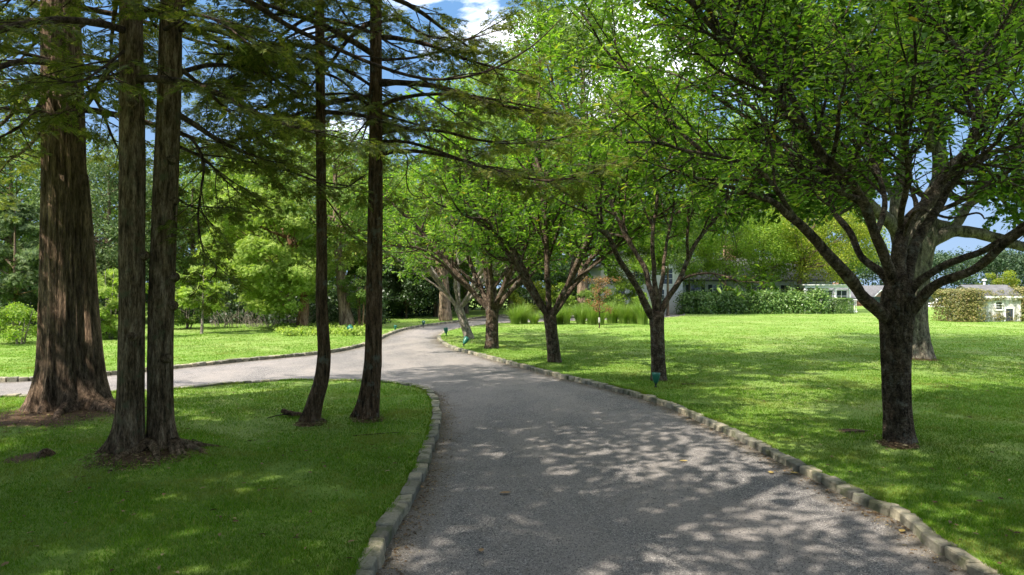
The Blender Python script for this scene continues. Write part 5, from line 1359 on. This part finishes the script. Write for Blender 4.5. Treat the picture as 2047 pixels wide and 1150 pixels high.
bg_tree('garden_shrub', 'sunlit yellowish shrub rising behind the shed at the right picture edge', (37.6, 53), 3.9, 1.7, .4, .06, M['yellow_leaf'], GT, 241, 34, 120, .16, cat='shrub', stems=3)

# ------------------------------------------------------------------ pool terrace beyond the lawn
m = MB(); m.box(52, 62.5, 84, 92, -.4, .14); tag(m.build('terrace', plain_mat('pale_paving', (.72, .7, .66), .8, .2, .08, 1.0), smooth=False), kind='structure')
fe = thing('fence', 'dark green screen fence along the white pool terrace', 'fence', (57, 92, 0))
m = MB(); m.box(48, 66, 92.3, 92.33, .1, 1.25); m.build('screen', plain_mat('dark_screen', (.02, .035, .03), .9, .1, .25, 2.0), fe, False)
for k in range(10):
    m = MB(); m.lathe([(.04, 0), (.04, 1.5), (.0, 1.53)], 8, Matrix.Translation((48.1 + k * 1.95, 92.2, 0))); m.build('post', SHUT, fe)
lc = thing('lounge_chair', 'white reclining pool lounger with raised back on the terrace', 'lounger', (53.9, 88, .14))
m = MB(); m.box(53.1, 54.4, 87.7, 88.3, .42, .5); m.build('seat', TRIM, lc, False)
m = MB(); m.box(0, .85, -.3, .3, -.04, .04, Matrix.Translation((54.4, 88, .46)) @ Matrix.Rotation(-math.radians(52), 4, 'Y')); m.build('backrest', TRIM, lc, False)
for lx in (53.2, 54.3):
    for ly in (87.74, 88.22): m = MB(); m.box(lx, lx + .05, ly, ly + .05, .14, .42); m.build('leg', TRIM, lc, False)

# ------------------------------------------------------------------ garden lamps: green bullet shades on short stakes
GREEN = plain_mat('green_enamel', (.008, .105, .072), .4, .5, .2, 12)
STEEL = plain_mat('dark_stake', (.03, .035, .03), .6, .3)
LENS = plain_mat('lamp_lens', (.55, .6, .6), .12, .6, .05)
def lamp(label, px, py, s, tilt, az):
    x, y = gxy(px, py); z = H(x, y)
    t = thing('garden_lamp', label, 'lamp', (x, y, z), 'green garden lamps beside the drive')
    m = MB(); m.lathe([(.012, -.12), (.02, -.02), (.02, .06), (.014, .1)], 10, Matrix.Translation((x, y, z)) @ Matrix.Scale(s, 4)); m.lathe([(.03, .0), (.045, .015), (.03, .03)], 12, Matrix.Translation((x, y, z)) @ Matrix.Scale(s, 4)); m.build('stake', STEEL, t)
    Mx = Matrix.Translation((x, y, z + .095 * s)) @ Matrix.Rotation(az, 4, 'Z') @ Matrix.Rotation(tilt, 4, 'Y') @ Matrix.Scale(s, 4)
    m = MB(); m.lathe([(.02, -.012), (.034, .0), (.062, .05), (.088, .13), (.1, .2), (.102, .262), (.094, .262), (.09, .2), (.07, .1), (.02, .06)], 24, Mx); hd = m.build('shade', GREEN, t)
    m = MB(); m.lathe([(.0, .185), (.086, .19), (.086, .196), (.0, .2)], 20, Mx); m.build('lens', LENS, hd)
    m = MB(); m.lathe([(.018, -.02), (.028, -.012), (.028, .012), (.018, .02)], 10, Matrix.Translation((x, y, z + .09 * s)) @ Matrix.Rotation(az, 4, 'Z') @ Matrix.Rotation(math.pi / 2, 4, 'X') @ Matrix.Scale(s * 1.3, 4)); m.build('knuckle', STEEL, t)
lamp('green cup-shaped garden lamp standing upright before the second cherry trunk', 1311, 775, 1.0, .1, 1.2)
lamp('tilted green garden lamp beside the leaning cherry at the inside of the bend', 927, 693, 1.15, .75, .9)
lamp('small green garden lamp at the tip of the inside kerb where the drive bends', 892, 671, 1.1, .3, 2.0)
lamp('green garden lamp tipped over at the edge of the leafy bed', 707, 669, 1.5, .95, 2.6)
lamp('small dark garden lamp on the grass beyond the far kerb, left of its twin', 790, 661, .9, .15, 1.0)
lamp('small pale-lensed garden lamp on the grass beyond the far kerb, nearest the old trunks', 846, 653, 1.05, .5, -1.2)

# ------------------------------------------------------------------ litter, sticks, stones and loose gravel
fb = thing('broken_branch', 'short broken branch stub lying at the foot of the slimmest trunk', 'branch', (*gxy(585, 838), .1))
x, y = gxy(585, 838); z = H(x, y)
mb = MB(); mb.tube(spline([Vector((x - .22, y + .1, z + .1)), Vector((x - .05, y + .03, z + .06)), Vector((x + .14, y - .02, z + .05)), Vector((x + .3, y, z))], 4), lerp_list([.045, .05, .045, .03], 13), 9, True, lambda u, i: 1 + .2 * noise.noise(Vector((u * 9, i * .6, 2)))); mb.build('stub', M['slim_bark'], fb)
mb = MB(); mb.tube(wander(random.Random(2), Vector((x - .05, y, z + .07)), Vector((-1, -.6, .1)), .4, 5, .2, -.03), lerp_list([.014, .006], 6), 6); mb.build('twig', M['twig'], fb)
def stick(label, px, py, L, az, r, seed):
    rg = random.Random(seed); x, y = gxy(px, py)
    pts = wander(rg, Vector((x, y, 0)), Vector((math.cos(az), math.sin(az), 0)), L, 7, .16, 0)
    for p in pts: p.z = H(p.x, p.y) + r * .6
    mb = MB(); mb.tube(pts, lerp_list([r, r * .9, r * .5], 8), 6)
    tag(mb.build('stick', M['twig']), label, 'stick', 'sticks lying on the grass')
stick('dark crooked stick on the grass right of the twin-stemmed cypress roots', 385, 893, .5, -.5, .014, 4)
stick('thin stick lying below the straight dark cedar trunk', 705, 872, .8, .25, .012, 5)
stick('stick lying on the bare patch left of the nearest cherry', 1690, 868, .45, .1, .016, 6)
stick('bent twig on the grass behind the green lamp of the second cherry', 1362, 770, .4, .3, .02, 7)
x, y = gxy(90, 915); z = H(x, y); rs = np.random.RandomState(4)
mb = MB()
mb.lathe([(.02, 0), (.11, .0), (.13, .05), (.09, .1), (.03, .13)], 14, Matrix.Translation((x, y, z - .02)))
mb.v = [(a + .03 * noise.noise(Vector((a * 9, b_ * 9, c * 9))), b_ + .03 * noise.noise(Vector((b_ * 9, c * 9, a * 9))), c + .02 * noise.noise(Vector((c * 12, a * 12, b_ * 9)))) for a, b_, c in mb.v]
tag(mb.build('stump', M['slim_bark']), 'small dark weathered stump poking from the grass at lower left', 'stump')

def flat_leaf(label, px, py, s, az, mat, seed):
    rg = random.Random(seed); x, y = G(px, py, .01).xy; v = []; f = []
    for k in range(7):
        t = k / 6; w = .3 * math.sin(math.pi * min(1, t * .97 + .02)) ** .8
        for q in (-1, 0, 1): v.append(Vector((t - .5, w * q, .12 * abs(q) * w + .1 * (t - .5) ** 2 + .02)) * s)
    for k in range(6):
        for q in (0, 1): f.append((k * 3 + q, (k + 1) * 3 + q, (k + 1) * 3 + q + 1, k * 3 + q + 1))
    b = MB(); b.poly([Matrix.Rotation(az, 3, 'Z') @ p + Vector((x, y, .02)) for p in v], f)
    tag(b.build('fallen_leaf', mat), label, 'leaf', 'leaves fallen on the drive')
YL = plain_mat('fallen_leaf', (.42, .3, .1), .7, .2, .3, 30); TL = plain_mat('dry_leaf', (.3, .19, .1), .8, .2, .3, 30)
for k, (lab, px, py, s, mm) in enumerate((('ochre fallen leaf in the middle of the gravel drive', 1366, 923, .12, YL), ('yellow fallen leaf on gravel near the right kerb, left of its pair', 1541, 946, .12, YL), ('yellow fallen leaf on gravel closest to the right kerb', 1587, 947, .12, YL),
        ('pale fallen leaf lying against the foot of the right kerb', 1803, 1063, .1, YL), ('brown fallen leaf on gravel beside the left kerb', 842, 975, .1, TL), ('thin brown fallen leaf left of the middle of the drive', 1010, 987, .14, TL), ('brown fallen leaf at the lower middle of the drive', 962, 1102, .09, TL))):
    flat_leaf(lab, px, py, s, k * 1.3, mm, k)

def litter(name, label, n, sampler, size, mat, seed, kindname, tilt=.35, lift=.006):
    rs = np.random.RandomState(seed); bag = Bag()
    for _ in range(n):
        r = sampler(rs)
        if r is None: continue
        x, y, z = r; a = rs.uniform(0, 6.28)
        bag.add(Vector((x, y, z + lift)), Vector((math.cos(a), math.sin(a), rs.uniform(-.1, .1))), Vector((rs.uniform(-tilt, tilt), rs.uniform(-tilt, tilt), 1)), size * rs.uniform(.5, 1.5))
    o = leaf_obj(name, bag, T_LEAF, mat, None); tag(o, label, kindname, kind='stuff')
LIT = leaf_mat('dry_litter', [(0.0, (.07, .045, .028)), (.5, (.17, .11, .06)), (.85, (.3, .21, .12)), (1.0, (.42, .36, .2))], .15, (1, 1, 1), .8, .1)
def by_kerb(rs):
    ln = (near_left, right_edge)[rs.randint(2)]; i = rs.randint(len(ln) - 1); p = ln[i].lerp(ln[i + 1], rs.rand())
    if p.y < 4.5 or p.y > 24: return None
    t = (ln[i + 1] - ln[i]).normalized(); s = Vector((-t.y, t.x, 0)); off = -abs(rs.normal()) * .14 - .01
    if ln is right_edge: off = -off
    q = p + s * off; return q.x, q.y, drive_z(q.x, q.y)
litter('leaf_litter', 'dry brown leaf litter gathered along the foot of both kerbs', 4200, by_kerb, .035, LIT, 5, 'leaf litter')
def under_trees(rs):
    sx_, sy_, r = SOIL[rs.randint(6)]; a = rs.uniform(0, 6.28); d = r * 1.3 * math.sqrt(rs.rand())
    x, y = sx_ + math.cos(a) * d, sy_ + math.sin(a) * d
    return x, y, H(x, y)
litter('bark_litter', 'bark flakes and dry needles on the bare earth under the left grove', 5200, under_trees, .045, LIT, 6, 'bark litter', .6, .01)

def loose_gravel():
    rs = np.random.RandomState(12); n = 60000
    Y = 4.8 + np.minimum(rs.exponential(3.2, n), 30); X = rs.uniform(-2.2, 4.4, n); k = in_poly([p for p in dpoly], X, Y); X, Y = X[k], Y[k]; n = len(X)
    s = rs.uniform(.0025, .006, n) * (1 + .035 * Y)
    ov = np.array([(1, 0, 0), (0, 1, 0), (-1, 0, 0), (0, -1, 0), (0, 0, .8), (0, 0, -.8)]); of = np.array([(0, 1, 4), (1, 2, 4), (2, 3, 4), (3, 0, 4), (1, 0, 5), (2, 1, 5), (3, 2, 5), (0, 3, 5)])
    Z = np.array([drive_z(float(a), float(b_)) for a, b_ in zip(X, Y)])
    th = rs.uniform(0, 6.28, n); c, sn = np.cos(th), np.sin(th)
    V = ov[None] * (1 + .35 * rs.normal(size=(n, 6, 1))) * s[:, None, None] * np.array([1, .8, .7])
    V = np.stack([V[..., 0] * c[:, None] - V[..., 1] * sn[:, None], V[..., 0] * sn[:, None] + V[..., 1] * c[:, None], V[..., 2]], -1) + np.stack([X, Y, Z + s * .25], 1)[:, None]
    Fc = (np.arange(n) * 6)[:, None, None] + of[None]
    m, nt, out = new_mat('loose_gravel')
    geo = N(nt, 'ShaderNodeNewGeometry')
    c_ = ramp(nt, geo.outputs['Random Per Island'], [(0, (.05, .05, .053)), (.45, (.13, .126, .124)), (.8, (.24, .22, .205)), (1, (.46, .43, .4))])
    bs = N(nt, 'ShaderNodeBsdfPrincipled', ins={'Base Color': c_, 'Roughness': .85}); nt.links.new(bs.outputs[0], out.inputs['Surface'])
    tag(np_mesh('loose_gravel', V.reshape(-1, 3), Fc.reshape(-1, 3), m), 'loose bluish grey stone chips strewn over the drive', 'gravel', kind='stuff')
loose_gravel()
def on_lawn(rs):
    y = 5 + 26 * rs.rand() ** 1.4; x = rs.uniform(-.78, .78) * y
    X, Y = np.array([x]), np.array([y])
    if not (in_poly(isl, X, Y)[0] or in_poly(rl, X, Y)[0]): return None
    return x, y, H(x, y) + .03
litter('fallen_leaves', 'scattered dry leaves lying in the grass of the near lawns', 900, on_lawn, .06, LIT, 15, 'fallen leaves', .5, .004)
